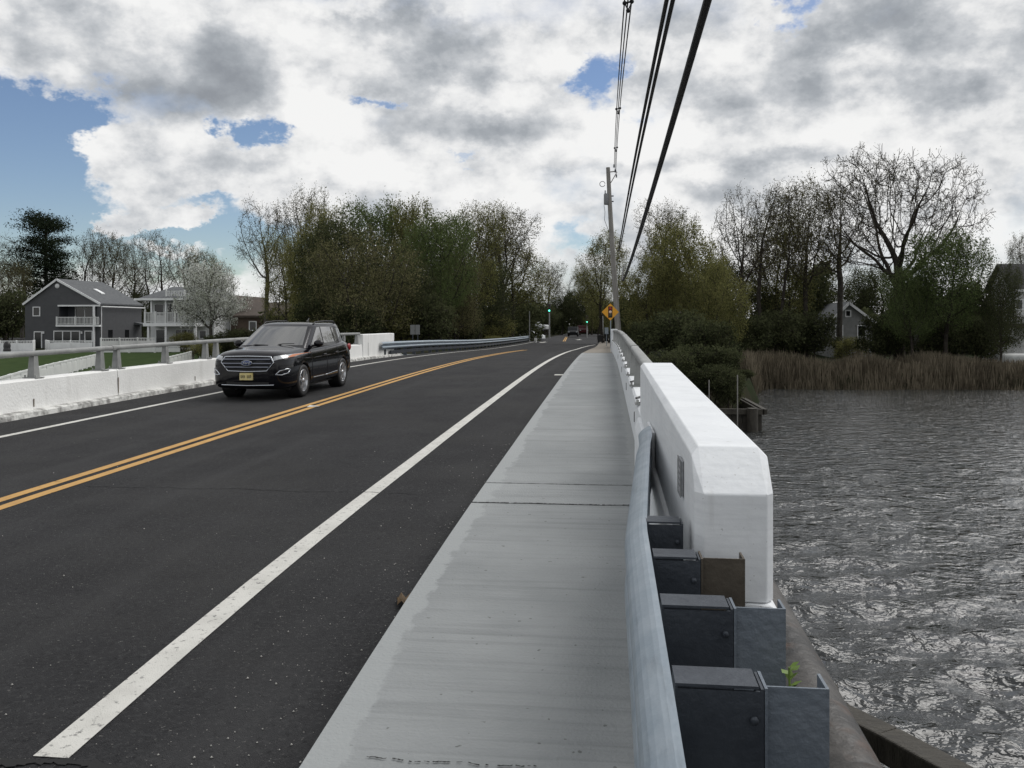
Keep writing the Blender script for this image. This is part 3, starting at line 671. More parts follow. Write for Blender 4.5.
# ------------------------------------------------------------------ traffic sign, bins, signals, small roadside things
def diamond_sign():
    Y = 50; c = at(610.3, 312, Y); g = P(Y) - .1
    t = empty('warning_sign', (c.x, Y, g), 'orange yellow diamond warning sign with a traffic signal symbol beside the leaning pole', 'road sign')
    MB().tube([(c.x + .02, Y + .05, g), (c.x + .02, Y + .05, c.z + .3)], .03, 8).build('post', M_GALV, t, True)
    h = .50; d = MB().prism([(c.x, Y, c.z-h), (c.x+h, Y, c.z), (c.x, Y, c.z+h), (c.x-h, Y, c.z)], (0, .012, 0)).build('sign_plate', mat('sign_orange', (.78, .37, .02), .5, (.70, .32, .02), 3), t, True)
    o = -t.location
    MB().box(c.x-.125, c.x+.125, Y-.008, Y-.0005, c.z-.33, c.z+.33).build('signal_symbol', mat('sign_black', (.035, .012, .008), .6), d).data.transform(Matrix.Translation(o))
    for dz, nm, colr in ((.2, 'red_disc', (.30, .02, .012)), (0, 'pale_disc', (.75, .55, .42)), (-.2, 'dark_disc', (.03, .05, .03))):
        MB().lathe([(0, -.004), (.085, -.004), (.085, 0)], (c.x, Y-.009, c.z+dz), 16, 'y').build(nm, mat('sign_' + nm, colr, .5), d).data.transform(Matrix.Translation(o))
diamond_sign()
t = empty('road_sign', (.1, 66, P(66)), 'small grey back of a sign on a post beyond the diamond sign', 'road sign')
a = at(604.6, 334, 66); b = at(608.4, 327.5, 66); MB().box(a.x, b.x, 66, 66.03, a.z, b.z).build('sign_plate', M_GALV, t, True); MB().tube([((a.x+b.x)/2, 66.06, P(66)-.1), ((a.x+b.x)/2, 66.06, b.z-.05)], .03, 6).build('post', M_GALV, t, True)
def bin_(X, Y, W, H, label, nm='trash_bin'):
    z = P(Y); t = empty(nm, (X, Y, z), label, 'bin'); m = MB(); vs = []
    for zz, k in ((.10, .78), (H*.88, 1.0)): vs += [(-W/2*k, -W/2*k, zz), (W/2*k, -W/2*k, zz), (W/2*k, W/2*k, zz), (-W/2*k, W/2*k, zz)]
    m.add(vs, [(0, 3, 2, 1), (4, 5, 6, 7), (0, 1, 5, 4), (1, 2, 6, 5), (2, 3, 7, 6), (3, 0, 4, 7)]); m.build('bin_body', M_DARKPL, t, False, .02)
    MB().prism([(-W*.54, -W*.56, H*.885), (W*.54, -W*.56, H*.885), (W*.54, W*.5, H*.885), (-W*.54, W*.5, H*.885)], (0, 0, .03)).prism([(-W*.4, -W*.4, H*.915), (W*.4, -W*.4, H*.915), (W*.4, W*.4, H*.915), (-W*.4, W*.4, H*.915)], (0, 0, H*.06)).build('lid', M_DARKPL, t)
    for s in (-1, 1): MB().lathe([(0, -.03), (.10, -.03), (.10, .03), (0, .03)], (s*W*.36, W*.38, .10), 12, 'x').build('wheel', M_BLACK, t)
bin_(-.62, 80, .56, .80, 'black wheeled trash bin standing at the far end of the sidewalk')
bin_(-.05, 84, .5, .95, 'dark bin half hidden behind the trash bin on the sidewalk')
def signal(px, pt, pb_, Y, label, arm=False, lens=(0, 1, .62)):
    b = at(px, pb_, Y); tp = at(px, pt, Y); g = G(b.x, Y) - .1
    t = empty('traffic_signal', (b.x, Y, g), label, 'traffic light')
    MB().tube([(b.x, Y+.25, g), (b.x, Y+.25, tp.z+.3)], [.11, .08], 8).build('pole', mat('dark_green_pole', (.05, .06, .055), .6) if arm else M_RAIL, t, True)
    h = MB().box(b.x-.2, b.x+.2, Y-.1, Y+.12, tp.z-.25, tp.z+.95).box(b.x-.05, b.x+.05, Y+.12, Y+.25, tp.z, tp.z+.1).build('signal_head', M_DARKPL, t, True, .03)
    for k, c in enumerate((None, (.02, .02, .0), (.03, .005, .005))):
        if k == 0:
            m = bpy.data.materials.new('green_lens') if 'green_lens' not in MATS else MATS['green_lens']
            if 'green_lens' not in MATS:
                m.use_nodes = True; bs = m.node_tree.nodes['Principled BSDF']; bs.inputs['Emission Color'].default_value = (.03, 1, .62, 1); bs.inputs['Emission Strength'].default_value = 2.2; MATS['green_lens'] = m
        else: m = mat('lens_off_%d' % k, c, .3)
        MB().lathe([(0, -.03), (.08, -.02), (.13, 0)], (b.x, Y-.1, tp.z-.02+.36*k), 12, 'y').build('lens', m, h).data.transform(Matrix.Translation(-t.location))
    if arm: MB().tube([(b.x, Y+.25, tp.z+.9), (b.x+3.2, Y+.25, tp.z+1.3)], .05, 6).build('mast_arm', M_RAIL, t, True)
signal(549.3, 310.5, 334.5, 121, 'green traffic signal high on a pole left of the road ahead')
signal(587, 321.8, 335.5, 131, 'green traffic signal on a short pole right of the dark pickup')
def thin_pole(px, pt, pb_, Y, label, nm='street_pole', r=.06):
    b = at(px, pb_, Y); tp = at(px, pt, Y); g = G(b.x, Y) - .1
    tag(MB().tube([(b.x, Y, g), (b.x, Y, tp.z)], [r*1.2, r], 8).lathe([(r*2.4, 0), (r*2.4, .25), (r*1.2, .3)], (b.x, Y, g), 8).build(nm, M_RAIL), label, 'pole')
thin_pole(529.4, 311, 338, 100, 'slender pale pole by the white cars at the intersection')
thin_pole(602.2, 316, 333, 96, 'second wooden pole seen behind the diamond sign post', 'street_pole', .12)
b = at(535.8, 344.5, 92); t = empty('delineator_post', (b.x, 92, G(b.x, 92)), 'short white marker post at the end of the far guardrail', 'marker post')
MB().tube([(b.x, 92, G(b.x, 92)-.1), (b.x, 92, b.z+.62)], .07, 8).build('post_shaft', mat('white_plastic', (.75, .75, .73), .5), t, True)
MB().box(b.x-.16, b.x+.16, 91.9, 91.93, b.z+.42, b.z+.72).build('reflector_plate', mat('white_plastic', (.75, .75, .73), .5), t, True)
for px, lb in ((412.5, 'left one of two small grey sign panels in front of the dark trees'), (417.5, 'right one of two small grey sign panels in front of the dark trees')):
    a = at(px-2.2, 334.5, 46); b = at(px+2.2, 324.8, 46); t = empty('road_sign', ((a.x+b.x)/2, 46, G(a.x, 46)), lb, 'road sign', 'paired grey sign panels')
    MB().box(a.x, b.x, 46, 46.03, a.z, b.z).build('sign_plate', mat('sign_back_grey', (.16, .165, .165), .6), t, True)
    MB().tube([((a.x+b.x)/2, 46.06, G(a.x, 46)-.2), ((a.x+b.x)/2, 46.06, b.z-.05)], .03, 6).build('post', M_GALVD, t, True)
# grit and small litter on the shoulder
def grit():
    r = np.random.default_rng(11); n = 460; V = []; Q = []
    for k in range(n):
        y = 2.9 + 9 * r.random() ** 1.6; x = XS - .02 - abs(r.normal(0, .42)) if r.random() < .8 else r.uniform(-7, -1.3)
        s = .0018 + .0052*r.random()**2.2; z = P(y) - .15 + s*.5; a = r.random()*3.14; ca_, sa = math.cos(a)*s, math.sin(a)*s; o = len(V)
        if k > 0 and x > XS - .01: x = XS - .05
        V += [(x+ca_, y+sa, z), (x-sa, y+ca_, z), (x-ca_, y-sa, z), (x+sa, y-ca_, z), (x, y, z+s), (x, y, z-s*.5)]
        for i in range(4): Q += [(o+i, o+(i+1) % 4, o+4), (o+(i+1) % 4, o+i, o+5)]
    o = npmesh('gravel', np.array(V), np.array(Q), mat('pale_grit', (.45, .44, .41), .8, (.30, .29, .27), 40)); o['kind'] = 'stuff'; tag(o, 'pale grit scattered on the asphalt shoulder', 'gravel')
grit()
def leaf_litter():
    m = MB(); c = Vector((XS - .10, 4.86, P(4.86) - .148)); n = 14; vs = [c + Vector((0, 0, .022))]
    for k in range(n):
        a = 2*math.pi*k/n; q = 1 + .25*math.sin(3*a) ; vs.append(c + Vector((.042*q*math.cos(a), .075*q*math.sin(a), .004 + .02*(k % 3))))
    m.add(vs, [(0, 1 + k, 1 + (k+1) % n) for k in range(n)]); tag(m.build('dead_leaf', mat('dead_leaf_brown', (.10, .065, .035), .8, (.16, .11, .06), 60)), 'curled brown dead leaf against the sidewalk edge', 'leaf')
leaf_litter()
sp = Vector((-5.3, 14.6, P(14.6) - .145)); tag(MB().add([sp, sp+Vector((.22, .02, .012)), sp+Vector((.2, .13, .004)), sp+Vector((.02, .12, .02))], [(0, 1, 2, 3)]).build('paper_scrap', mat('paper_white', (.6, .6, .58), .7)), 'small pale scrap of paper on the lane near the suv', 'litter')

# ------------------------------------------------------------------ the black suv
M_PAINT = mat('black_car_paint', (.004, .004, .006), .09, spec=.42)
M_GLASS = mat('tinted_glass', (.012, .014, .015), .03, spec=1.0, coat=1.0)
M_CHROME = mat('chrome', (.46, .48, .51), .2, metal=1.)
M_ALLOY = mat('alloy_wheel', (.50, .51, .53), .3, metal=.8)
M_LENS = mat('headlight_lens', (.50, .52, .54), .08, (.20, .21, .22), 9, spec=.9, coat=1.)
M_TRIM = mat('black_trim', (.012, .012, .013), .6)
def loft(stations, sub=2):
    vs = []; fs = []; n = None
    for y, prof in stations:
        ring = [(x, y, z) for x, z in prof] + [(-x, y, z) for x, z in prof[-2:0:-1]]
        n = len(ring); vs += ring
    m = len(stations)
    for i in range(m-1):
        for k in range(n): fs.append((i*n+k, i*n+(k+1) % n, (i+1)*n+(k+1) % n, (i+1)*n+k))
    fs += [tuple(range(n))[::-1], tuple((m-1)*n+k for k in range(n))]
    me = bpy.data.meshes.new('loft'); me.from_pydata(vs, [], fs)
    bm = bmesh.new(); bm.from_mesh(me); bmesh.ops.recalc_face_normals(bm, faces=bm.faces); bm.to_mesh(me); bm.free()
    o = bpy.data.objects.new('loft', me); COL.objects.link(o)
    if sub: s = o.modifiers.new('s', 'SUBSURF'); s.levels = sub; s.render_levels = sub
    return o
def bake(o, name, m, parent):
    dg = bpy.context.evaluated_depsgraph_get(); dg.update(); me = bpy.data.meshes.new_from_object(o.evaluated_get(dg)); me.name = name
    bpy.data.objects.remove(o); me.materials.clear(); me.materials.append(m); me.polygons.foreach_set('use_smooth', np.ones(len(me.polygons), bool))
    q = bpy.data.objects.new(name, me); COL.objects.link(q); q.parent = parent; return q
def bvh_of(o): return BVHTree.FromPolygons([v.co for v in o.data.vertices], [tuple(p.vertices) for p in o.data.polygons])
def text_mesh(body, size):
    c = bpy.data.curves.new('lettering', 'FONT'); c.body = body; c.size = size; c.align_x = 'CENTER'; c.align_y = 'CENTER'; c.extrude = .002; c.shear = .25
    o = bpy.data.objects.new('lettering', c); COL.objects.link(o); dg = bpy.context.evaluated_depsgraph_get(); me = bpy.data.meshes.new_from_object(o.evaluated_get(dg)); bpy.data.objects.remove(o); return me
def make_suv():
    S = .885; y0 = 16.42 - .98*S; X0 = -6.80; z0 = P(16.4) - .15
    t = empty('suv', (X0, y0, z0), 'shiny black suv with chrome grille and yellow plate driving towards the viewer', 'car')
    t.scale = (S*.945, S, S*.985); t.rotation_euler[0] = math.atan((P(18.9) - P(16.4)) / 2.5)
    def pr(w_, zb, zt, tuck=.10, crown=.05, sh=.10):
        return [(0, zb), (w_-.16, zb), (w_-.03, zb+.06), (w_, zb+.20), (w_, .66), (w_-.015, .88), (w_-sh*.6, zt-.06), (w_-sh-.06, zt), (w_*.5, zt+crown*.8), (0, zt+crown)]
    st = [(-.02, pr(.60, .34, .90, sh=.12, crown=.03)), (.01, pr(.74, .27, .97, sh=.14, crown=.04)), (.10, pr(.855, .235, 1.02, sh=.15)), (.30, pr(.93, .22, 1.055, sh=.15)), (.62, pr(.962, .22, 1.065, sh=.14)), (1.0, pr(.965, .22, 1.10, sh=.13)),
          (1.32, pr(.965, .22, 1.125, sh=.12)), (1.42, pr(.965, .22, 1.13, sh=.11)), (2.3, pr(.96, .22, 1.13, sh=.10)), (3.2, pr(.96, .22, 1.16, sh=.10)), (3.9, pr(.962, .23, 1.19, sh=.11)), (4.4, pr(.945, .26, 1.20, sh=.13)), (4.66, pr(.90, .30, 1.18, sh=.15)), (4.77, pr(.80, .36, 1.10, sh=.16)), (4.79, pr(.66, .42, 1.0, sh=.14))]
    b = loft(st)
    cut = []
    for y in (.98, 3.83):
        for s in (-1, 1):
            c = MB().lathe([(0, -.30), (.405, -.30), (.405, .30), (0, .30)], (s*.90, y, .375), 32, 'x', False).build('cut', M_TRIM); cut.append(c)
            mo = b.modifiers.new('b', 'BOOLEAN'); mo.operation = 'DIFFERENCE'; mo.object = c; mo.solver = 'EXACT'
    body = bake(b, 'body', M_PAINT, t)
    for c in cut: bpy.data.objects.remove(c)
    bt = bvh_of(body)
    # cabin: rings of the glasshouse from belt to roof
    def ring(k):  # 0 belt .. 1 roof edge
        L_ = lambda a, b_: a + (b_-a)*k
        half = [(0, L_(1.10, 2.14)), (L_(.50, .40), L_(1.115, 2.155)), (L_(.85, .66), L_(1.18, 2.20)), (L_(.895, .695), L_(1.46, 2.42)), (L_(.87, .69), L_(2.3, 2.7)), (L_(.87, .69), L_(3.1, 3.3)), (L_(.86, .675), L_(4.1, 4.08)), (L_(.74, .59), L_(4.62, 4.42)), (L_(.40, .34), L_(4.72, 4.52)), (0, L_(4.74, 4.54))]
        z = L_(1.09, 1.635)
        ex = [0, 0, 0, 0, .0, .0, 0, 0, 0, 0]
        return [(x, y, z + (.02 if k == 0 and y > 3 else 0)) for x, y in half] + [(-x, y, z) for x, y in half[-2:0:-1]]
    rings = [ring(k) for k in (0, .25, .5, .75, .93)]
    top = ring(1.0); rings.append([(x*.97, y + (.05 if y < 3 else -.05), z + .012) for x, y, z in top]); rings.append([(x*.75, 3.25+(y-3.25)*.84, z + .045) for x, y, z in top]); rings.append([(x*.35, 3.25+(y-3.25)*.45, z + .06) for x, y, z in top])
    vs = [v for q in rings for v in q]; n = len(rings[0]); fs = []
    for i in range(len(rings)-1):
        for k in range(n): fs.append((i*n+k, i*n+(k+1) % n, (i+1)*n+(k+1) % n, (i+1)*n+k))
    fs.append(tuple((len(rings)-1)*n + k for k in range(n)))
    me = bpy.data.meshes.new('cabin'); me.from_pydata(vs, [], fs); o = bpy.data.objects.new('cabin', me); COL.objects.link(o); o.modifiers.new('s', 'SUBSURF').levels = 2; o.modifiers['s'].render_levels = 2
    cabin = bake(o, 'cabin', M_PAINT, t); cb_t = bvh_of(cabin)
    def shell(tree, poly, axis_, off, nu=12, nv=6, side=1):
        """poly: 4 corners in the projection plane; grid is thrown onto the surface and lifted off it"""
        out = []; d = {'x': Vector((-side, 0, 0)), 'y': Vector((0, side, 0)), 'z': Vector((0, 0, -1))}[axis_]
        for j in range(nv+1):
            for i in range(nu+1):
                u, v_ = i/nu, j/nv
                a = Vector(poly[0]).lerp(Vector(poly[1]), u); c = Vector(poly[3]).lerp(Vector(poly[2]), u); q = a.lerp(c, v_)
                o_ = Vector((side*3, q[0], q[1])) if axis_ == 'x' else Vector((q[0], -2*side if side > 0 else 8, q[1]))
                h = tree.ray_cast(o_, d)
                out.append((h[0] + h[1]*off * (1 if h[1].dot(d) < 0 else -1)) if h[0] is not None else None)
        last = next((p for p in out if p is not None), Vector()); res = []
        for p in out:
            if p is None: p = last
            last = p; res.append(p)
        fs_ = []
        for j in range(nv):
            for i in range(nu): a = j*(nu+1)+i; fs_.append((a, a+1, a+nu+2, a+nu+1))
        return res, fs_
    def panel(name, m, tree, poly, axis_, off=.006, side=1, parent=t, nu=12, nv=6):
        v_, f_ = shell(tree, poly, axis_, off, nu, nv, side); mb = MB().add(v_, f_, True); return mb.build(name, m, parent)
    panel('windscreen', M_GLASS, cb_t, [(-.77, 1.155), (.77, 1.155), (.60, 1.585), (-.60, 1.585)], 'y', nu=20, nv=10)
    panel('rear_window', M_GLASS, cb_t, [(-.72, 1.24), (.72, 1.24), (.56, 1.58), (-.56, 1.58)], 'y', side=-1)
    for s in (1, -1):
        panel('front_window', M_GLASS, cb_t, [(1.66, 1.165), (2.52, 1.17), (2.60, 1.565), (2.40, 1.56)], 'x', side=s)
        panel('rear_side_window', M_GLASS, cb_t, [(2.60, 1.17), (3.42, 1.185), (3.40, 1.56), (2.68, 1.57)], 'x', side=s)
        panel('quarter_window', M_GLASS, cb_t, [(3.50, 1.19), (4.30, 1.36), (4.16, 1.50), (3.48, 1.555)], 'x', side=s)
        # belt line, sill strip, door gaps and handles
        def line(tree, pts, rad, m, name, axis_='x', off=.004, parent=t):
            o_ = []
            for a, c in zip(pts[:-1], pts[1:]):
                for k in range(7):
                    q = Vector(a).lerp(Vector(c), k/6); src = Vector((s*3, q[0], q[1])) if axis_ == 'x' else Vector((q[0], -2, q[1]))
                    h = tree.ray_cast(src, Vector((-s, 0, 0)) if axis_ == 'x' else Vector((0, 1, 0)))
                    if h[0] is not None: o_.append(h[0] + h[1]*off*(1 if h[1].dot(src-h[0]) > 0 else -1))
            return MB().tube(o_, rad, 6).build(name, m, parent)
        line(bt, [(1.55, .40), (2.4, .40), (3.30, .44)], .014, M_CHROME, 'sill_trim')
        line(bt, [(1.50, 1.02), (1.50, .5), (1.56, .34)], .004, M_TRIM, 'door_gap'); line(bt, [(2.56, 1.05), (2.56, .34)], .004, M_TRIM, 'door_gap'); line(bt, [(3.46, 1.06), (3.42, .75), (3.30, .6)], .004, M_TRIM, 'door_gap')
        line(bt, [(2.30, .90), (2.50, .905)], .016, M_PAINT, 'door_handle', off=.018); line(bt, [(3.20, .92), (3.40, .925)], .016, M_PAINT, 'door_handle', off=.018)
        line(bt, [(.62, .90), (1.5, .86), (3.0, .88), (4.3, .94)], .008, M_PAINT, 'shoulder_crease', off=.001)
        MB().tube([(s*.655, 2.35, 1.64), (s*.66, 2.5, 1.69), (s*.665, 3.1, 1.71), (s*.655, 3.85, 1.70), (s*.64, 4.0, 1.65)], .018, 8).build('roof_rail', M_TRIM, t)
        MB().ell((s*1.03, 1.72, 1.19), (.125, .075, .085), 14, 9).bar((s*.88, 1.72, 1.13), (s*1.0, 1.71, 1.15), .07, .04).build('mirror', M_PAINT, t)
        # headlight: swept lens wrapping the corner
        hl = panel('headlight', M_LENS, bt, [(s*.60, .865), (s*.90, .935), (s*.925, 1.0), (s*.60, .955)], 'y', off=.014, nu=14, nv=6)
        panel('marker_lens', mat('amber_lens', (.50, .16, .05), .2, spec=.8), bt, [(s*.84, .925), (s*.89, .935), (s*.915, .99), (s*.86, .98)], 'y', off=.019, parent=hl, nu=5, nv=4)
        fp = [(.66, .565), (.74, .645), (.87, .685), (.905, .67), (.88, .595), (.78, .555), (.66, .565)]
        hs = [bt.ray_cast(Vector((s*x, -2, z)), Vector((0, 1, 0))) for x, z in fp]; pts = [h[0] + Vector((0, -.010, 0)) for h in hs if h[0] is not None]
        fb = MB().tube(pts, .014, 6).build('fog_lamp_trim', M_CHROME, t); c_ = sum(pts, Vector())/len(pts)
        MB().add([c_] + pts, [(0, 1+k, 1+(k+1) % len(pts)) for k in range(len(pts))]).build('fog_lamp', M_TRIM, fb)
        MB().ell((s*.86, 4.60, 1.0), (.05, .12, .10), 10, 7).build('tail_light', mat('tail_red', (.25, .01, .01), .15), t)
    # grille: chrome hexagon with bars over black mesh
    def front(x, z, off): h = bt.ray_cast(Vector((x, -2, z)), Vector((0, 1, 0))); return (h[0] if h[0] is not None else Vector((x, 0, z))) + Vector((0, -off, 0))
    hexp = [(-.62, .83), (-.54, .955), (0, .965), (.54, .955), (.62, .83), (.46, .645), (0, .63), (-.46, .645), (-.62, .83)]
    gp = []
    for a, c in zip(hexp[:-1], hexp[1:]):
        for k in range(8): q = Vector(a).lerp(Vector(c), k/8); gp.append(front(q[0], q[1], .012))
    gr = MB().add([front(0, .77, .008)] + [p + Vector((0, .004, 0)) for p in gp], [(0, 1+k, 1+(k+1) % len(gp)) for k in range(len(gp))]).build('grille', M_TRIM, t)
    MB().tube(gp[16:] + gp[:16] if False else gp + [gp[0]], .017, 8).build('grille_surround', M_CHROME, gr)
    for z, wd in ((.895, .55), (.805, .57), (.725, .51)): MB().tube([front(x, z, .022) for x in np.linspace(-wd, wd, 15)], .027, 8).build('grille_bar', mat('satin_chrome', (.17, .18, .21), .3, metal=1.), gr)
    fy = front(0, .82, .055).y
    em = MB().lathe([(0, -.018), (.9, -.014), (1, 0)], (0, 0, 0), 28, 'y'); em.v = [(x*.125, fy + y_, .82 + z*.055) for x, y_, z in em.v]; e = em.build('emblem', mat('emblem_blue', (.01, .03, .12), .2, coat=.6), t)
    rim = [(.125*math.cos(a), fy - .004, .82 + .055*math.sin(a)) for a in np.linspace(0, 2*math.pi, 29)]; MB().tube(rim, .007, 6).build('emblem_rim', M_CHROME, e)
    tm = text_mesh('Ford', .085); tm.transform(Matrix.Translation((0, fy - .022, .82)) @ Matrix.Rotation(R(90), 4, 'X')); tm.materials.clear(); tm.materials.append(M_CHROME); q = bpy.data.objects.new('lettering', tm); COL.objects.link(q); q.parent = e
    # plate, lower trim, wipers, antenna
    py = front(0, .475, .03).y; px0 = -.02
    pt = MB().box(px0-.155, px0+.155, py-.012, py+.03, .445, .60).build('licence_plate', mat('plate_yellow', (.62, .50, .16), .5, (.66, .58, .30), 12), t, False, .006)
    r_ = random.Random(8)
    for ks in ((0, 1, 2), (4, 5, 6)):
        m = MB()
        for k in ks:
            x = px0 - .125 + .037*k; m.box(x, x+.008, py-.0145, py-.0125, .49, .555).box(x+.018, x+.026, py-.0145, py-.0125, .49, .555); z_ = r_.choice([.49, .518, .5459]); m.box(x+.008, x+.018, py-.0145, py-.0125, z_, z_+.0091)
        m.build('plate_lettering', M_TRIM, pt)
    lo = [front(x, .325 + .02*abs(x), .015) for x in np.linspace(-.62, .62, 15)]; MB().tube(lo, .016, 6).build('bumper_trim', M_CHROME, t)
    lg = [front(x, .40, .006) for x in np.linspace(-.5, .5, 9)]; lg2 = [front(x, .345, .006) for x in np.linspace(-.5, .5, 9)]
    MB().add(lg + lg2, [(k, k+1, k+10, k+9) for k in range(8)]).build('lower_intake', M_TRIM, t)
    MB().prism([(-.03, 3.6, 1.70), (.03, 3.6, 1.70), (.0, 3.78, 1.79), (0, 3.80, 1.70)], (0, .04, 0)).build('antenna_fin', M_PAINT, t)
    for a, c in (((-.70, 1.33, 1.145), (-.05, 1.22, 1.165)), ((.0, 1.30, 1.15), (.60, 1.24, 1.20))): MB().tube([a, ((a[0]+c[0])/2, (a[1]+c[1])/2 - .02, (a[2]+c[2])/2 + .02), c], .010, 6).build('wiper', M_TRIM, t)
    for y in (.98, 3.83):
        for s in (-1, 1): MB().lathe([(.395, -.30*s), (.398, .0)], (s*.93, y, .375), 24, 'x').build('arch_liner', M_TRIM, t)
    MB().box(-.78, .78, .5, 4.4, .20, .5).build('underbody', M_TRIM, t)
    # wheels
    def wheel(s, y):
        c = (s*.825, y, .372); k = s
        ty = MB().lathe([(.245, -.11*k), (.30, -.125*k), (.352, -.115*k), (.372, -.08*k), (.372, .08*k), (.352, .115*k), (.30, .125*k), (.255, .11*k)], c, 36, 'x')
        w_ = ty.build('wheel', M_BLACK, t)
        rm = MB().lathe([(.256, .105*k), (.25, .118*k), (.236, .112*k), (.225, .02*k), (.225, -.1*k)], c, 36, 'x')
        for q in range(5):
            for dd in (-.16, .16):
                a = 2*math.pi*q/5 + .3; p0 = Vector((c[0]+.095*k, c[1]+.05*math.cos(a+dd*1.6), c[2]+.05*math.sin(a+dd*1.6))); p1 = Vector((c[0]+.112*k, c[1]+.236*math.cos(a+dd), c[2]+.236*math.sin(a+dd))); rm.bar(p0, p1, .034, .025, (1, 0, 0))
        rm.lathe([(0, .125*k), (.04, .122*k), (.06, .10*k), (.06, .06*k)], c, 16, 'x')
        rm.build('rim', M_ALLOY, w_)
        MB().lathe([(0, .03*k), (.17, .03*k), (.17, .01*k)], c, 20, 'x').build('brake_disc', mat('dark_iron', (.05, .05, .05), .5, metal=.6), w_)
    for y in (.98, 3.83):
        for s in (-1, 1): wheel(s, y)
make_suv()

# ------------------------------------------------------------------ far vehicles: simple but shaped
M_WINC = mat('shaded_glass', (.008, .009, .010), .25, spec=.3)
def small_car(loc, rz, color, label, L_=4.2, W=1.7, H=1.45, kind='car', pickup=False, group=None):
    t = empty('pickup_truck' if pickup else 'parked_car', loc, label, kind, group, rz); m = mat('paint_' + '_'.join('%03d' % (c*100) for c in color), color, .4, spec=.15)
    if pickup: pr_ = [(0, .35), (0, .85), (.15, .98), (L_*.27, 1.05), (L_*.36, H), (L_*.60, H), (L_*.64, 1.08), (L_, 1.05), (L_, .40), (L_*.9, .32), (.2, .30)]
    else: pr_ = [(0, .35), (.02, .72), (.2, .86), (L_*.25, .95), (L_*.40, H), (L_*.78, H*.98), (L_*.95, .98), (L_, .90), (L_, .40), (L_*.9, .28), (.2, .28)]
    b = MB().prism([(-W/2, y-L_/2, z) for y, z in pr_], (W, 0, 0)).build('body', m, t, False, .09)
    a = .31 if not pickup else .30
    MB().add([(-W*.40, L_*a-L_/2-.02+.0, 1.06), (W*.40, L_*a-L_/2-.02, 1.06), (W*.36, L_*(.36 if pickup else .395)-L_/2-.04, H*.97), (-W*.36, L_*(.36 if pickup else .395)-L_/2-.04, H*.97)], [(0, 1, 2, 3)]).build('windscreen', M_WINC, t)
    ya, yb = (L_*.60, L_*.64) if pickup else (L_*.80, L_*.945)
    MB().add([(-W*.38, yb-L_/2+.03, 1.12), (W*.38, yb-L_/2+.03, 1.12), (W*.34, ya-L_/2+.03, H*.95), (-W*.34, ya-L_/2+.03, H*.95)], [(0, 1, 2, 3)]).build('rear_window', M_WINC, t)
    for s in (-1, 1):
        MB().add([(s*(W/2+.004), L_*.36-L_/2, 1.02), (s*(W/2+.004), L_*(.60 if pickup else .86)-L_/2, 1.05), (s*(W/2+.004), L_*(.58 if pickup else .76)-L_/2, H*.93), (s*(W/2+.004), L_*.43-L_/2, H*.93)], [(0, 1, 2, 3)]).build('side_window', M_WINC, t)
        MB().box(s*W*.36-.12, s*W*.36+.12, -L_/2-.02, -L_/2+.05, .68, .82).build('headlight', M_LENS, t)
        MB().box(s*W*.42-.08, s*W*.42+.08, L_/2-.03, L_/2+.012, .70, .95).build('tail_light', mat('tail_red', (.25, .01, .01), .15), t)
        for y in (L_*.2, L_*.8): 
            wq = MB().lathe([(.2, -.1), (.32, -.09), (.32, .09), (.2, .1)], (s*(W/2-.08), y-L_/2, .32), 18, 'x').build('wheel', M_BLACK, t)
            MB().lathe([(0, .105*s), (.2, .09*s)], (s*(W/2-.08), y-L_/2, .32), 14, 'x').build('rim', M_ALLOY, wq)
    return t
a = at(573.2, 336.5, 135); small_car((a.x, 135, a.z), 0, (.006, .007, .008), 'dark suv waiting ahead at the far intersection', 4.2, 1.62, 1.55)  # body colour darkened to carry the deep shade at the intersection
a = at(581.3, 334.5, 150); small_car((a.x + .2, 150, a.z), R(8), (.035, .006, .006), 'dull red pickup half hidden beside the dark suv at the intersection', 4.6, 1.7, 1.6, 'truck', True)  # red taken down in the paint itself to stand for deep shade
a = at(528, 339.0, 108); small_car((a.x, 108, G(a.x, 108)), R(80), (.55, .57, .58), 'pale silver car low behind the end of the far guardrail')
a = at(532.5, 331.5, 126); small_car((a.x, 126, a.z), R(75), (.42, .43, .43), 'white pickup parked left of the road at the intersection', 4.8, 1.75, 1.7, 'truck', True)
a = at(467, 331, 112); small_car((a.x, 112, a.z - .3), R(85), (.66, .67, .68), 'white car glimpsed through the dark trees left of the road')

# ------------------------------------------------------------------ houses
M_GREYS = mat('dark_grey_siding', (.066, .068, .073), .75, (.076, .078, .083), 2, 5)
def siding(m, pitch, depth=.4):
    N, L, b = nodes_of(m); tc = N.new('ShaderNodeTexCoord'); sx = N.new('ShaderNodeSeparateXYZ'); L.new(tc.outputs['Object'], sx.inputs[0])
    a = N.new('ShaderNodeMath'); a.operation = 'DIVIDE'; L.new(sx.outputs[2], a.inputs[0]); a.inputs[1].default_value = pitch
    f = N.new('ShaderNodeMath'); f.operation = 'FRACT'; L.new(a.outputs[0], f.inputs[0])
    bp = N.new('ShaderNodeBump'); bp.inputs['Strength'].default_value = depth; bp.inputs['Distance'].default_value = .03; L.new(f.outputs[0], bp.inputs['Height']); L.new(bp.outputs[0], b.inputs['Normal'])
siding(M_GREYS, .16)
M_SHING = mat('grey_shingles', (.075, .08, .085), .9, (.115, .12, .125), 3, 7, bump=.6, bscale=14)
M_BROWNR = mat('brown_shingles', (.055, .042, .034), .9, (.085, .066, .054), 3, 7, bump=.6, bscale=14)
M_BROWNW = mat('brown_siding', (.075, .050, .038), .85, (.10, .07, .055), 2, 5); siding(M_BROWNW, .18)
M_WTRIM = mat('white_trim', (.76, .77, .77), .6, (.68, .69, .69), 2, 5)
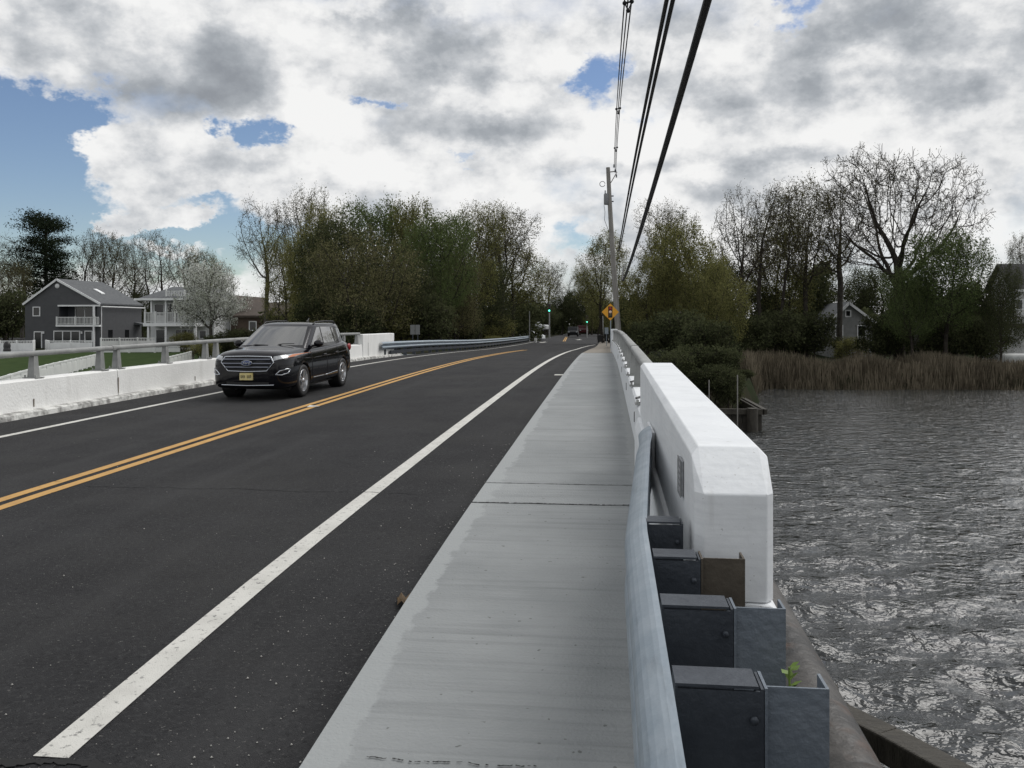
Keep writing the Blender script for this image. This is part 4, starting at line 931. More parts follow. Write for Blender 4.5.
M_WSID = mat('white_siding', (.62, .63, .63), .7, (.54, .55, .55), 2, 5); siding(M_WSID, .16)
M_VINYL = mat('white_vinyl', (.70, .71, .70), .55, (.60, .61, .60), 1.2, 6)
M_WIN = mat('dark_window', (.010, .011, .013), .08, spec=.6)
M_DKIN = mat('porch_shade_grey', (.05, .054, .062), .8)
def frame_rect(mb, a, c, wd, y, d=.06):
    """picture-frame around the rectangle a (low left) to c (high right) at depth y"""
    mb.box(a[0]-wd, c[0]+wd, y-d, y, c[1], c[1]+wd).box(a[0]-wd, c[0]+wd, y-d, y, a[1]-wd, a[1]).box(a[0]-wd, a[0], y-d, y, a[1], c[1]).box(c[0], c[0]+wd, y-d, y, a[1], c[1])
def window(t, at_, x0, y1, x1, y0, Y, name='window', mull=0, wd=.09, frame=True, trim=None):
    a = at_(x0, y0); c = at_(x1, y1); A = (a.x, a.z); Cc = (c.x, c.z)
    mb = MB(); frame_rect(mb, A, Cc, wd, Y - .003)
    for k in range(mull): xx = A[0] + (Cc[0]-A[0])*(k+1)/(mull+1); mb.box(xx-.05, xx+.05, Y-.05, Y-.003, A[1], Cc[1])
    f = mb.build(name, trim or M_WTRIM, t, True)
    p = MB().box(A[0], Cc[0], Y-.024, Y-.004, A[1], Cc[1]).build('pane', M_WIN, f); p.data.transform(Matrix.Translation(-t.location)); return f
def balusters(mb, x0, x1, y, z0, z1, pitch=.16, wd=.05):
    mb.box(x0, x1, y-.04, y+.04, z1-.07, z1).box(x0, x1, y-.03, y+.03, z0+.08, z0+.14); n = max(2, int(abs(x1-x0)/pitch))
    for k in range(n+1): x = x0 + (x1-x0)*k/n; mb.box(x-wd/2, x+wd/2, y-.02, y+.02, z0+.14, z1-.07)
def grey_house():
    Y = 90; A = lambda x, y: at(x, y, Y); D = 8.6; g = G(-62, Y)
    l, r = A(25, 304), A(100, 304.5); ap = A(57.5, 280.5); bl = A(59, 325); tr_ = A(97, 306)
    t = empty('house', ((l.x+r.x)/2, Y + D/2, g), 'dark grey two storey house with white railed balcony and round gable vent', 'house')
    b0 = g - .6; ez = (l.z + r.z)/2; cx0, cx1, cz0, cz1 = bl.x, tr_.x, bl.z, tr_.z
    W = MB(); W.box(l.x, cx0, Y, Y+.25, b0, ez); W.box(cx0, r.x, Y, Y+.25, b0, cz0); W.box(cx1, r.x, Y, Y+.25, cz0, ez); W.box(cx0, cx1, Y, Y+.25, cz1, ez)
    W.prism([(l.x, Y, ez), (r.x, Y, ez), (ap.x, Y, ap.z)], (0, .25, 0)); W.prism([(l.x, Y+D-.25, ez), (r.x, Y+D-.25, ez), (ap.x, Y+D-.25, ap.z)], (0, .25, 0))
    W.box(l.x, l.x+.25, Y+.25, Y+D, b0, ez); W.box(r.x-.25, r.x, Y+.25, Y+D, b0, ez); W.box(l.x+.25, r.x-.25, Y+D-.25, Y+D, b0, ez)
    W.build('wall', M_GREYS, t, True)
    n = MB().box(cx0, r.x-.25, Y+1.6, Y+1.7, cz0, cz1).box(cx0-.1, cx0, Y+.25, Y+1.7, cz0, cz1).box(cx0, r.x-.25, Y+.25, Y+1.7, cz1, cz1+.1).build('balcony_recess', M_DKIN, t, True)
    R_ = MB(); ov = .15
    for s, e in ((-1, l), (1, r)):
        dx = ap.x - e.x; dz = ap.z - ez; k = 1 + ov/abs(dx); ex, ezz = ap.x - dx*k, ap.z - dz*k
        R_.prism([(ap.x, Y-ov, ap.z+.04), (ex, Y-ov, ezz+.04), (ex, Y-ov, ezz+.20), (ap.x, Y-ov, ap.z+.22)], (0, D+2*ov, 0))
    rf = R_.build('roof', M_SHING, t, True)
    q = MB()
    for e in (l, r): dx = ap.x - e.x; dz = ap.z - ez; k = 1 + ov/abs(dx); q.bar((ap.x, Y-ov-.04, ap.z+.10), (ap.x-dx*k, Y-ov-.04, ap.z-dz*k+.08), .08, .22)
    q.build('barge_board', M_WTRIM, t, True)
    q = MB().box(r.x+.3, r.x+.42, Y-ov, Y+D+ov, ez-.32, ez-.20).build('gutter', M_WTRIM, t, True)
    sk0, sk1 = at(106, 295.5, Y+3), at(113, 300, Y+3); dx = ap.x - r.x; dz = ap.z - ez; u = lambda f: Vector((ap.x - dx*f, 0, ap.z - dz*f + .24))
    s_ = MB(); p0, p1 = u(.42), u(.62); s_.prism([(p0.x, Y+3.4, p0.z), (p1.x, Y+3.4, p1.z), (p1.x, Y+4.1, p1.z), (p0.x, Y+4.1, p0.z)], (0, 0, .1)); s_.build('skylight', M_WTRIM, rf).data.transform(Matrix.Translation(-t.location))
    MB().lathe([(0, -.08), (.24, -.08), (.27, 0)], (A(57.3, 286).x, Y-.003, A(57.3, 286).z), 20, 'y').build('gable_vent', M_WTRIM, t, True)
    # balcony
    MB().box(cx0-.1, r.x+.15, Y-.45, Y-.003, cz0-.18, cz0+.02).build('balcony_deck', M_WTRIM, t, True)
    q = MB(); z1 = A(80, 317).z; balusters(q, cx0-.05, r.x+.1, Y-.4, cz0, z1); 
    for x in (59, 77.5, 97): X = A(x, 320).x; q.box(X-.07, X+.07, Y-.46, Y-.34, cz0, z1+.05)
    q.build('balcony_railing', M_VINYL, t, True)
    MB().box(A(95, 320).x, A(96.6, 320).x, Y-.44, Y-.28, b0+.6, cz1).build('corner_post', M_WTRIM, t, True)
    MB().box(cx0-.1, cx1+.4, Y-.12, Y-.003, cz1-.04, cz1+.13).build('balcony_beam', M_WTRIM, t, True)
    At = lambda x, y: at(x, y, Y+1.6); window(t, At, 76, 308, 94, 325, Y+1.6, 'sliding_door', 1)
    window(t, A, 33.7, 307.5, 39.6, 315.5, Y); window(t, A, 54.5, 331.5, 79.5, 342.3, Y, 'window', 2); window(t, A, 85.5, 331.5, 92, 341.5, Y); window(t, A, 34.8, 332.2, 41.5, 350, Y, 'door')
    for x in (43.8, 82): c = A(x, 332.5); MB().box(c.x-.08, c.x+.08, Y-.14, Y-.003, c.z-.14, c.z+.14).build('wall_lamp', M_WTRIM, t, True)
    for y in (1.6, 5.0):
        f = MB().box(r.x+.003, r.x+.05, Y+y, Y+y+.8, A(100, 340).z, A(100, 330).z).build('window', M_WIN, t, True)
    MB().tube([(r.x+.08, Y+.15, ez-.2), (r.x+.08, Y+.15, b0)], .05, 6).build('downspout', M_WTRIM, t, True)
    c = Vector((r.x+1.0, Y+D-1, 0)); MB().prism([(r.x, Y+D-1.6, A(100, 322).z), (r.x+1.5, Y+D-1.6, A(100, 325).z), (r.x, Y+D-1.6, A(100, 325).z)], (0, 1.4, 0)).build('side_canopy', M_SHING, t, True)
grey_house()
def white_house():
    Y = 86; A = lambda x, y: at(x, y, Y); g = G(-48, Y); b0 = g - .5
    t = empty('house', (A(185, 340).x, Y+3, g), 'white house with balcony over a columned porch behind the blossoming tree', 'house')
    Yb = Y + 2.2; B = lambda x, y: at(x, y, Yb); L_, R__ = B(150.5, 330).x, B(214, 330).x; dz = A(160, 323).z; ez = B(160, 301).z
    MB().box(L_, R__, Yb, Yb+7, b0, ez).build('wall', M_WSID, t, True)
    MB().box(A(144, 322).x, A(196, 322).x, Y-.2, Yb-.003, dz-.35, dz).build('balcony_deck', M_WTRIM, t, True)
    for x in (148.3, 165.8, 195): X = A(x, 330).x; MB().box(X-.11, X+.11, Y-.05, Y+.17, b0+.5, dz-.353).build('column', M_WTRIM, t, True)
    q = MB(); z1 = A(160, 312.5).z; balusters(q, A(145, 320).x, A(195.5, 320).x, Y-.1, dz, z1, .15)
    for x in (145.5, 156, 166, 175.5, 185.5, 195): X = A(x, 320).x; q.box(X-.08, X+.08, Y-.18, Y-.02, dz, z1+.12)
    q.ell((A(145.5, 320).x, Y-.1, z1+.22), (.1, .1, .12)); q.build('balcony_railing', M_VINYL, t, True)
    for x in (151.2, 165.5): X = A(x, 310).x; MB().box(X-.09, X+.09, Y+.0, Y+.18, dz+.003, ez+.1).build('upper_post', M_WTRIM, t, True)
    cx = (L_+R__)/2; rz = B(190, 286).z
    R_ = MB(); R_.add([(L_-.4, Y-.3, ez+.1), (R__+.4, Y-.3, ez+.1), (R__+.4, Yb+7.4, ez+.1), (L_-.4, Yb+7.4, ez+.1), (cx-2.2, Yb+2, rz), (cx+2.2, Yb+2, rz), (cx+2.2, Yb+4, rz), (cx-2.2, Yb+4, rz)], [(3, 2, 1, 0), (4, 5, 6, 7), (0, 1, 5, 4), (1, 2, 6, 5), (2, 3, 7, 6), (3, 0, 4, 7)])
    R_.build('roof', M_SHING, t, True); MB().box(L_-.45, R__+.45, Y-.36, Y-.30, ez+.0, ez+.22).box(R__+.4, R__+.46, Y-.3, Yb+7, ez, ez+.22).box(L_-.46, L_-.4, Y-.3, Yb+7, ez, ez+.22).build('eaves_board', M_WTRIM, t, True)
    # roof-top deck
    q = MB(); xa, xb = A(162.5, 290).x, A(181, 290).x; za = A(170, 298).z; zb = A(170, 290.5).z; q.box(xa, xb, Y+.8, Y+2.0, ez+.2, za); w_ = q.build('dormer', M_WSID, t, True)
    q = MB(); balusters(q, xa, xb, Y+.8, za, zb, .18); q.box(xa-.06, xa+.06, Y+.7, Y+.82, za, zb+.25).box(xb-.06, xb+.06, Y+.7, Y+.82, za, zb+.1); q.build('roof_railing', M_VINYL, t, True)
    window(t, B, 155, 304.5, 163.5, 315.5, Yb); window(t, B, 168, 304, 178, 322, Yb, 'door', 1); window(t, B, 182, 305, 188, 315, Yb)
    window(t, B, 156.5, 330, 166, 346, Yb, 'door'); window(t, B, 176, 330, 193, 340.5, Yb, 'window', 2); window(t, B, 200, 331, 206, 338, Yb)
white_house()
def simple_house(label, Y, x0, x1, ye, xr, yr, yb, D, wall, roof, wins=(), ridge='y', g=None):
    A = lambda x, y: at(x, y, Y); l, r, ap = A(x0, ye), A(x1, ye), A(xr, yr); b0 = A(x0, yb).z - .6
    t = empty('house', ((l.x+r.x)/2, Y+D/2, b0+.6), label, 'house'); W = MB(); W.box(l.x, r.x, Y, Y+D, b0, l.z)
    ov = .35; R_ = MB(); q = MB()
    if ridge == 'y':
        for yy in (Y, Y+D-.2): W.prism([(l.x, yy, l.z+.001), (r.x, yy, l.z+.001), (ap.x, yy, ap.z)], (0, .2, 0))
        for e in (l, r):
            dx, dz = ap.x-e.x, ap.z-l.z; k = 1+ov/abs(dx); R_.prism([(ap.x, Y-ov, ap.z+.04), (ap.x-dx*k, Y-ov, ap.z-dz*k+.04), (ap.x-dx*k, Y-ov, ap.z-dz*k+.2), (ap.x, Y-ov, ap.z+.22)], (0, D+2*ov, 0))
            q.bar((ap.x, Y-ov-.03, ap.z+.1), (ap.x-dx*k, Y-ov-.03, ap.z-dz*k+.09), .06, .2)
    else:
        for s in (0, 1):
            ya, yb_ = (Y-ov, Y+D/2) if s == 0 else (Y+D+ov, Y+D/2)
            R_.prism([(l.x-ov, ya, l.z-.05), (l.x-ov, yb_, ap.z), (l.x-ov, yb_, ap.z+.18), (l.x-ov, ya, l.z+.13)], (r.x-l.x+2*ov, 0, 0))
        q.box(l.x-ov, r.x+ov, Y-ov-.05, Y-ov-.003, l.z-.06, l.z+.14)
        for xx in (l.x, r.x-.2): W.prism([(xx, Y, l.z+.001), (xx, Y+D, l.z+.001), (xx, Y+D/2, ap.z)], (.2, 0, 0))
    W.build('wall', wall, t, True); R_.build('roof', roof, t, True); q.build('barge_board', M_WTRIM if wall is not M_BROWNW else M_BROWNR, t, True)
    for (a, b_, c, d, mu) in wins: window(t, A, a, b_, c, d, Y, mull=mu)
    return t
simple_house('low brown house with a dark shingled roof right of the blossoming tree', 78, 238, 292, 317, 262, 303, 345, 9, M_BROWNW, M_BROWNR, [(250, 322, 256, 330, 0), (270, 322, 280, 330, 1)], 'x')
simple_house('brown roofed house gable peeking between the white house and bare trees', 92, 214, 246, 318, 232, 297, 345, 9, M_BROWNW, M_BROWNR, [(224, 322, 230, 330, 0)])
simple_house('small white gabled house half hidden by trees behind the reeds', 74, 830, 872, 322, 848, 304.5, 352, 7, mat('dull_white_siding', (.28, .285, .28), .8, (.21, .215, .21), 2, 6), M_SHING, [(836, 326, 842, 336, 0), (858, 326, 865, 336, 0), (846, 311, 850, 316, 0)])
simple_house('pale house seen through bare branches right of the small white gabled house', 84, 905, 956, 318, 930, 302, 350, 8, mat('pale_grey_siding', (.26, .26, .25), .8, (.19, .19, .185), 2, 6), M_SHING, [(912, 322, 918, 330, 0), (935, 322, 945, 330, 1)])
th = simple_house('large white house with dark roof and raised deck at the right edge', 72, 1014, 1075, 291, 1040, 264, 352, 4.5, mat('bright_white_siding', (.66, .665, .66), .75, (.42, .425, .42), 2, 6), mat('near_black_shingles', (.018, .018, .02), .9, (.03, .03, .032), 3), [(1016, 300, 1022, 309, 0), (1034, 300, 1042, 309, 0)], 'x')
q = MB(); A = lambda x, y: at(x, y, 70.5); q.box(A(1005, 325).x, A(1070, 325).x, 70.4, 71.98, A(1010, 328).z, A(1010, 323.5).z); q.build('deck', mat('dark_deck_wood', (.045, .035, .03), .8), th, True)
q = MB(); balusters(q, A(1005, 325).x, A(1070, 325).x, 70.5, A(1010, 323.5).z, A(1010, 316.5).z, .2, .06); q.build('deck_railing', mat('dark_deck_wood', (.045, .035, .03), .8), th, True)

# ------------------------------------------------------------------ vinyl fences and ramps, lawn
def fence(label, pts, h, group=None, lattice=False, base=None, name='fence'):
    """board fence along ground points [(X, Y)], posts at every 1.8 m"""
    c = pts[len(pts)//2]; t = empty(name, (c[0], c[1], G(*c)), label, 'fence', group); pb_ = MB(); po = MB(); L_ = 0
    zf = (lambda x, y: G(x, y)) if base is None else base
    for a, b in zip(pts[:-1], pts[1:]):
        a2, b2 = Vector(a), Vector(b); d = (b2-a2); n = max(1, round(d.length/1.9)); nx = Vector((-d.y, d.x)).normalized()*.03
        for k in range(n):
            p, q = a2 + d*k/n, a2 + d*(k+1)/n; z0, z1 = zf(*p), zf(*q)
            pb_.prism([(p.x-nx.x, p.y-nx.y, z0+.08), (q.x-nx.x, q.y-nx.y, z1+.08), (q.x-nx.x, q.y-nx.y, z1+h*.78), (p.x-nx.x, p.y-nx.y, z0+h*.78)], (nx.x*2, nx.y*2, 0))
            pb_.bar((p.x, p.y, z0+h*.97), (q.x, q.y, z1+h*.97), .06, .08)
            m_ = max(3, int((q-p).length/.15))
            for j in range(m_): e = p.lerp(q, (j+.5)/m_); zz = z0+(z1-z0)*(j+.5)/m_; pb_.bar((e.x, e.y, zz+h*.78), (e.x, e.y, zz+h*.95), .05, .03)
            MB().prism([(p.x-.07, p.y-.07, z0-.2), (p.x+.07, p.y-.07, z0-.2), (p.x+.07, p.y+.07, z0-.2), (p.x-.07, p.y+.07, z0-.2)], (0, 0, h+.2)).add([(p.x-.08, p.y-.08, z0+h), (p.x+.08, p.y-.08, z0+h), (p.x+.08, p.y+.08, z0+h), (p.x-.08, p.y+.08, z0+h), (p.x, p.y, z0+h+.04)], [(0, 1, 4), (1, 2, 4), (2, 3, 4), (3, 0, 4)]).build('post', M_VINYL, t, True)
    pb_.build('panel', M_VINYL, t, True); return t
def fx(x, Y): return at(x, 340, Y).x
fence('white vinyl patio fence left of the grey house door', [(fx(-16, 80), 80), (fx(33, 80), 80), (fx(35, 83), 83)], 1.15)
fence('white vinyl patio fence below the wide window of the grey house', [(fx(46, 84), 84), (fx(49, 81), 81), (fx(92, 81), 81)], 1.10)
fence('tall white vinyl fence between the grey house and the white house', [(fx(101, 79), 79), (fx(155, 83), 83)], 1.35)
fence('low white vinyl fence in front of the columned porch', [(fx(103, 73), 73), (fx(180, 76), 76)], .62)
t0 = fence('long white fence slanting down across the lawn behind the railing', [(-34.5, 54.5), (-30.5, 46.1), (-26.4, 37.6), (-22.4, 29.2)], .78)
fence('short white fence slanting through the shrubs near the suv', [(at(193, 352, 62).x, 62), (at(165, 352, 47).x, 47)], .75)
X_ = at(30, 345, 79); tag(MB().ell((at(7, 346, 78).x, 78, at(7, 346, 78).z), (.35, .3, .5)).lathe([(.3, -.55), (.36, -.2), (.2, .3), (0, .4)], (at(7, 346, 78).x, 78, at(7, 348, 78).z), 14).build('covered_grill', M_DARKPL), 'dark covered barbecue grill in front of the leftmost white fence', 'grill')
struct(MB().prism([(at(-60, 358, 74).x, 74, -1.02), (at(100, 358, 74).x, 74, -1.02), (at(100, 356, 80).x, 80, -1.02), (at(-60, 356, 80).x, 80, -1.02)], (0, 0, .06)).build('patio', M_CONC2))
def boat():
    c = at(1016, 352, 61); t = empty('rowing_boat', (c.x, 61, G(c.x, 61)), 'white upturned boat lying on the bank at the right edge', 'boat', rz=R(-62)); m = MB(); vs = []; fs = []; n = 9; S_ = 11
    for i in range(S_):
        u = i/(S_-1); wd = .78*(1-(max(0, u-.35)/.65)**2.2)+.02; kz = .62 + .15*u*u
        for k in range(n): a = math.pi*k/(n-1); vs.append((u*4.2-2.1, -wd*math.cos(a), .12 + kz*math.sin(a)**.7))
    for i in range(S_-1):
        for k in range(n-1): fs.append((i*n+k, i*n+k+1, (i+1)*n+k+1, (i+1)*n+k))
    fs.append(tuple(range(n))); m.add(vs, fs, True); m.build('hull', mat('boat_white', (.62, .63, .62), .45, (.5, .51, .5), 3), t)
    MB().tube([(-2.1, 0, .76), (0, 0, .78), (1.6, 0, .88)], .035, 6).build('keel', mat('boat_white', (.6, .6, .6)), t)
    g = MB().tube([(-2.1, -.8, .13), (-.4, -.8, .13), (.8, -.66, .13), (1.6, -.36, .14), (2.1, 0, .16), (1.6, .36, .14), (.8, .66, .13), (-.4, .8, .13), (-2.1, .8, .13)], .045, 6).build('gunwale', mat('boat_rub', (.16, .15, .14), .6), t); t.location.z += .25
boat()

# ------------------------------------------------------------------ trees
def leaf_mat(name, c1, c2, c3, tl=.35):
    m = bpy.data.materials.new(name); m.use_nodes = True; N, L = m.node_tree.nodes, m.node_tree.links; N.remove(N['Principled BSDF']); out = N['Material Output']
    g = N.new('ShaderNodeNewGeometry'); oi = N.new('ShaderNodeObjectInfo'); tc = N.new('ShaderNodeTexCoord')
    n = N.new('ShaderNodeTexNoise'); n.inputs['Scale'].default_value = .55; n.inputs['Detail'].default_value = 4; L.new(tc.outputs['Object'], n.inputs[0])
    a = N.new('ShaderNodeMath'); a.operation = 'MULTIPLY_ADD'; L.new(g.outputs['Random Per Island'], a.inputs[0]); a.inputs[1].default_value = .55; L.new(n.outputs['Fac'], a.inputs[2])
    b = N.new('ShaderNodeMath'); b.operation = 'MULTIPLY_ADD'; L.new(oi.outputs['Random'], b.inputs[0]); b.inputs[1].default_value = .25; L.new(a.outputs[0], b.inputs[2])
    r = N.new('ShaderNodeValToRGB'); L.new(b.outputs[0], r.inputs[0]); e = r.color_ramp.elements
    e[0].position = .45; e[0].color = (*c1, 1); e[1].position = 1.2 if False else 1.0; e[1].color = (*c3, 1); k = e.new(.75); k.color = (*c2, 1)
    d = N.new('ShaderNodeBsdfDiffuse'); t = N.new('ShaderNodeBsdfTranslucent'); mx = N.new('ShaderNodeMixShader'); mx.inputs[0].default_value = tl
    L.new(r.outputs[0], d.inputs[0]); L.new(r.outputs[0], t.inputs[0]); L.new(d.outputs[0], mx.inputs[1]); L.new(t.outputs[0], mx.inputs[2]); L.new(mx.outputs[0], out.inputs[0]); return m
LM = {
 'olive': leaf_mat('olive_leaves', (.060, .066, .026), (.118, .122, .047), (.21, .205, .082)),
 'brown': leaf_mat('russet_leaves', (.050, .055, .028), (.094, .096, .046), (.18, .170, .088)),
 'green': leaf_mat('green_leaves', (.034, .050, .021), (.066, .090, .035), (.115, .148, .060)),
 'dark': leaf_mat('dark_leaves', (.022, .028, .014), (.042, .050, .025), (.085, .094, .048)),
 'bud': leaf_mat('spring_buds', (.060, .060, .030), (.088, .086, .043), (.13, .122, .064)),
 'blossom': leaf_mat('pale_blossom', (.20, .225, .16), (.46, .475, .42), (.74, .75, .71)),
 'needle': leaf_mat('pine_needles', (.010, .015, .010), (.016, .023, .014), (.025, .034, .020), .15),
}
def nrm(v): return v / (np.linalg.norm(v) + 1e-9)
class Tree:
    """a skeleton grown towards points scattered through the crown's volume; limbs thicken towards the trunk"""
    def __init__(s, seed): s.r = np.random.default_rng(seed); s.br = []; s.tips = []
    def cloud(s, n, lobes):
        r = s.r; vol = np.array([l[3]*l[4]*l[5] for l in lobes]); k = r.choice(len(lobes), n, p=vol/vol.sum()); L_ = np.array(lobes)[k]
        u = r.normal(size=(n, 3)); u /= np.linalg.norm(u, axis=1, keepdims=True); u *= r.random((n, 1))**(1/3.2); return L_[:, :3] + u*L_[:, 3:6]
    def colonize(s, starts, pts, D, kill, infl, up=.10, jit=.16, iters=160):
        N = []; PA = []
        for p0, p1 in starts:                       # trunk(s) up to the first fork
            n = max(2, int(np.linalg.norm(p1-p0)/D)); last = -1; w_ = s.r.normal(0, .05, 3)
            for i in range(n+1):
                t = i/n; N.append(p0 + (p1-p0)*t + w_*math.sin(t*5)*np.array([1, 1, 0]) + s.r.normal(0, .02, 3)*(i > 0)); PA.append(last); last = len(N)-1
        N = [np.array(x) for x in N]; A = pts.copy(); nd = np.full(len(A), 1e9); ni = np.zeros(len(A), int)
        def upd(i0):
            Q = np.array(N[i0:])
            for c in range(0, len(Q), 256):
                d = np.linalg.norm(A[:, None, :] - Q[None, c:c+256, :], axis=2); j = d.argmin(1); dm = d[np.arange(len(A)), j]; m = dm < nd; nd[m] = dm[m]; ni[m] = j[m] + i0 + c
        upd(0); cnt = {}
        for it in range(iters):
            m = nd < infl if it > 6 else nd < 1e8
            if m.sum() == 0: break
            P_ = np.array(N); dv = A[m] - P_[ni[m]]; dv /= np.linalg.norm(dv, axis=1, keepdims=True) + 1e-9; acc = np.zeros_like(P_); np.add.at(acc, ni[m], dv); idx = np.unique(ni[m]); i0 = len(N)
            for i in idx:
                if cnt.get(i, 0) >= 3: continue
                cnt[i] = cnt.get(i, 0) + 1; d = nrm(acc[i]); d = nrm(d + s.r.normal(0, jit, 3) + np.array([0, 0, up])); N.append(P_[i] + d*D); PA.append(int(i))
            if len(N) == i0 or len(N) > 9000: break
            upd(i0); keep = nd > kill; A = A[keep]; nd = nd[keep]; ni = ni[keep]
            if len(A) == 0: break
        s.N = np.array(N); s.P = np.array(PA); return s
    def finish(s, r_tip=.012, expo=2.15, rmax=None, tw=2, twl=.45):
        n = len(s.N); ch = [[] for _ in range(n)]
        for i, p in enumerate(s.P):
            if p >= 0: ch[p].append(i)
        acc = np.zeros(n); rad = np.zeros(n)
        for i in range(n-1, -1, -1):
            rad[i] = max(acc[i], r_tip**expo)**(1/expo)
            if s.P[i] >= 0: acc[s.P[i]] += rad[i]**expo
        if rmax: rad = np.where(rad > .03, .03 + (rad-.03)*(rmax-.03)/max(rad.max()-.03, 1e-3), rad)
        roots = [i for i in range(n) if s.P[i] < 0]; stack = [(r, None) for r in roots]
        while stack:
            i, par = stack.pop(); chain = [] if par is None else [par]; rr = [] if par is None else [min(rad[par], rad[i]*1.25)]
            while True:
                chain.append(i); rr.append(rad[i])
                if not ch[i]: break
                k = sorted(ch[i], key=lambda c: -rad[c]); stack += [(c, i) for c in k[1:]]; i = k[0]
            pts = s.N[chain]
            if len(pts) >= 2:
                q = pts.copy(); q[1:-1] = .25*pts[:-2] + .5*pts[1:-1] + .25*pts[2:]; s.br.append((q, np.array(rr), 0 if max(rr) > .045 else 3))
        small = np.where(rad < .028)[0]
        for i in small:
            leafy = not ch[i]; p = s.P[i]; d0 = nrm(s.N[i] - s.N[p]) if p >= 0 else np.array([0, 0, 1.])
            for k in range(tw + (1 if leafy else 0)):
                d = nrm(d0*(.9 if leafy else .45) + s.r.normal(0, .55, 3) + np.array([0, 0, .15])); L_ = twl*s.r.uniform(.5, 1.3); m_ = s.N[i] + d*L_*.5 + s.r.normal(0, .03, 3); e = s.N[i] + d*L_ + np.array([0, 0, .06*L_])
                s.br.append((np.array([s.N[i], m_, e]), np.array([.010, .008, .005]), 3)); s.tips += [(e, 0), (m_, 0)]
        return s
    def wood(s, name, m, parent, lo, hi, rmin=.012):
        V, Q = [], []; o = 0
        for pts, rad, lev in s.br:
            if not lo <= lev <= hi: continue
            rm = rad.max(); n = 9 if rm > .12 else 6 if rm > .05 else 4 if rm > .02 else 3; mm = len(pts)
            d = np.gradient(pts, axis=0); d /= np.linalg.norm(d, axis=1, keepdims=True) + 1e-9
            ref = np.array([1, .13, .2]) if abs(d[0, 0]) < .8 else np.array([0, 1, .2]); a = np.cross(d, ref); a /= np.linalg.norm(a, axis=1, keepdims=True) + 1e-9; b = np.cross(d, a)
            th = np.arange(n)*2*np.pi/n; rr = np.maximum(rad, rmin)
            ring = pts[:, None, :] + (a[:, None, :]*np.cos(th)[None, :, None] + b[:, None, :]*np.sin(th)[None, :, None])*rr[:, None, None]; V.append(ring.reshape(-1, 3))
            i = (np.arange(mm-1)[:, None]*n); k = np.arange(n)[None, :]; k2 = (k+1) % n
            Q.append(np.stack([(i+k), (i+k2), (i+n+k2), (i+n+k)], -1).reshape(-1, 4)+o); o += mm*n
        ob = npmesh(name, np.concatenate(V), np.concatenate(Q), m, parent); ob.data.polygons.foreach_set('use_smooth', np.ones(len(ob.data.polygons), bool)); return ob
def leaf_quads(c, size, r, aspect=.55, flat=0.):
    n = len(c); d = r.normal(size=(n, 3)); d[:, 2] *= (1-flat); d /= np.linalg.norm(d, axis=1, keepdims=True); e = np.cross(d, r.normal(size=(n, 3))); e /= np.linalg.norm(e, axis=1, keepdims=True)
    s = size * r.uniform(.5, 1.3, (n, 1)); d = d*s*.5; e = e*s*.5*aspect
    return np.stack([c-d, c+e, c+d, c-e], 1).reshape(-1, 3), np.arange(n*4).reshape(-1, 4)
def crown(name, tips, per, spread, size, m, parent, r, extra=None, flat=0., name2=None):
    t = np.array([p for p, _ in tips]); c = np.repeat(t, per, 0) + r.normal(0, spread, (len(t)*per, 3))
    if extra is not None: c = np.concatenate([c, extra])
    v, q = leaf_quads(c, size, r, flat=flat); return npmesh(name, v, q, m, parent)
PROTO = {}
def proto(kind, seed, H, wr, base, R0, bark, per, spread, size, leaf, name='tree', lean=0., stems=1, fork=None, kill=.55, D=.34, n=1500, lob=9, tw=2, twl=.45, up=.10, jit=.16, flat=1., rmin=.011):
    """H height, wr crown half-width, base where the crown starts, fork where the trunk divides (fractions of H)"""
    T = Tree(seed); r = T.r; ed = empty(name, (0, 0, -500), 'tree', 'tree'); zc = H*(1+base)/2; hz = H*(1-base)/2; lobes = [(0, 0, zc, wr*.62, wr*.62, hz*.78)]
    for k in range(lob):
        a = 2.4*k + r.uniform(-.4, .4); u = r.uniform(-.75, .8); q = math.sqrt(max(0, 1-(abs(u)**2.2)))*flat; sz = r.uniform(.30, .46); lobes.append((math.cos(a)*wr*q*.66 + lean*H*.3, math.sin(a)*wr*q*.66, zc + u*hz*.68, wr*sz, wr*sz, hz*sz*.8))
    pts = T.cloud(n, lobes); pts = pts[(pts[:, 2] > H*base*.8) & (pts[:, 2] < H)]
    fk = (fork if fork is not None else base*1.1)*H; st = []
    for k in range(stems):
        a = 6.28*k/stems + seed; o = np.array([math.cos(a), math.sin(a), 0])*(0 if stems == 1 else .25); st.append((o + np.array([0, 0, -.4]), o*(1 if stems == 1 else 1 + fk*.9) + np.array([lean*fk, 0, fk*r.uniform(.85, 1.1)])))
    T.colonize(st, pts, D, kill, 5.0, up, jit).finish(rmax=R0, tw=tw, twl=twl)
    top = np.percentile(np.array([p for p, _ in T.tips])[:, 2], 99.7); xy = T.N[:, :2]; rad = np.percentile(np.linalg.norm(xy - np.median(xy, 0), axis=1), 97) + .2
    T.wood('trunk', bark, ed, 0, 0); T.wood('twigs', bark, ed, 1, 9, rmin)
    if per:
        tips = T.tips if per >= 1 else [t for t in T.tips if r.random() < per]; crown('crown', tips, max(1, int(per)), spread, size, LM[leaf], ed, r)
    PROTO[kind] = (ed, top, rad)
    return ed
proto('bare_a', 3, 12, 3.8, .30, .22, M_BARK, 2, .14, .10, 'bud', 'bare_tree', fork=.35); proto('bare_b', 12, 12, 3.6, .34, .17, M_BARK, 3, .15, .10, 'bud', 'bare_tree', stems=2, fork=.30); proto('bare_c', 27, 12, 3.2, .36, .2, M_BARKG, 2, .14, .10, 'bud', 'bare_tree', lean=.12)
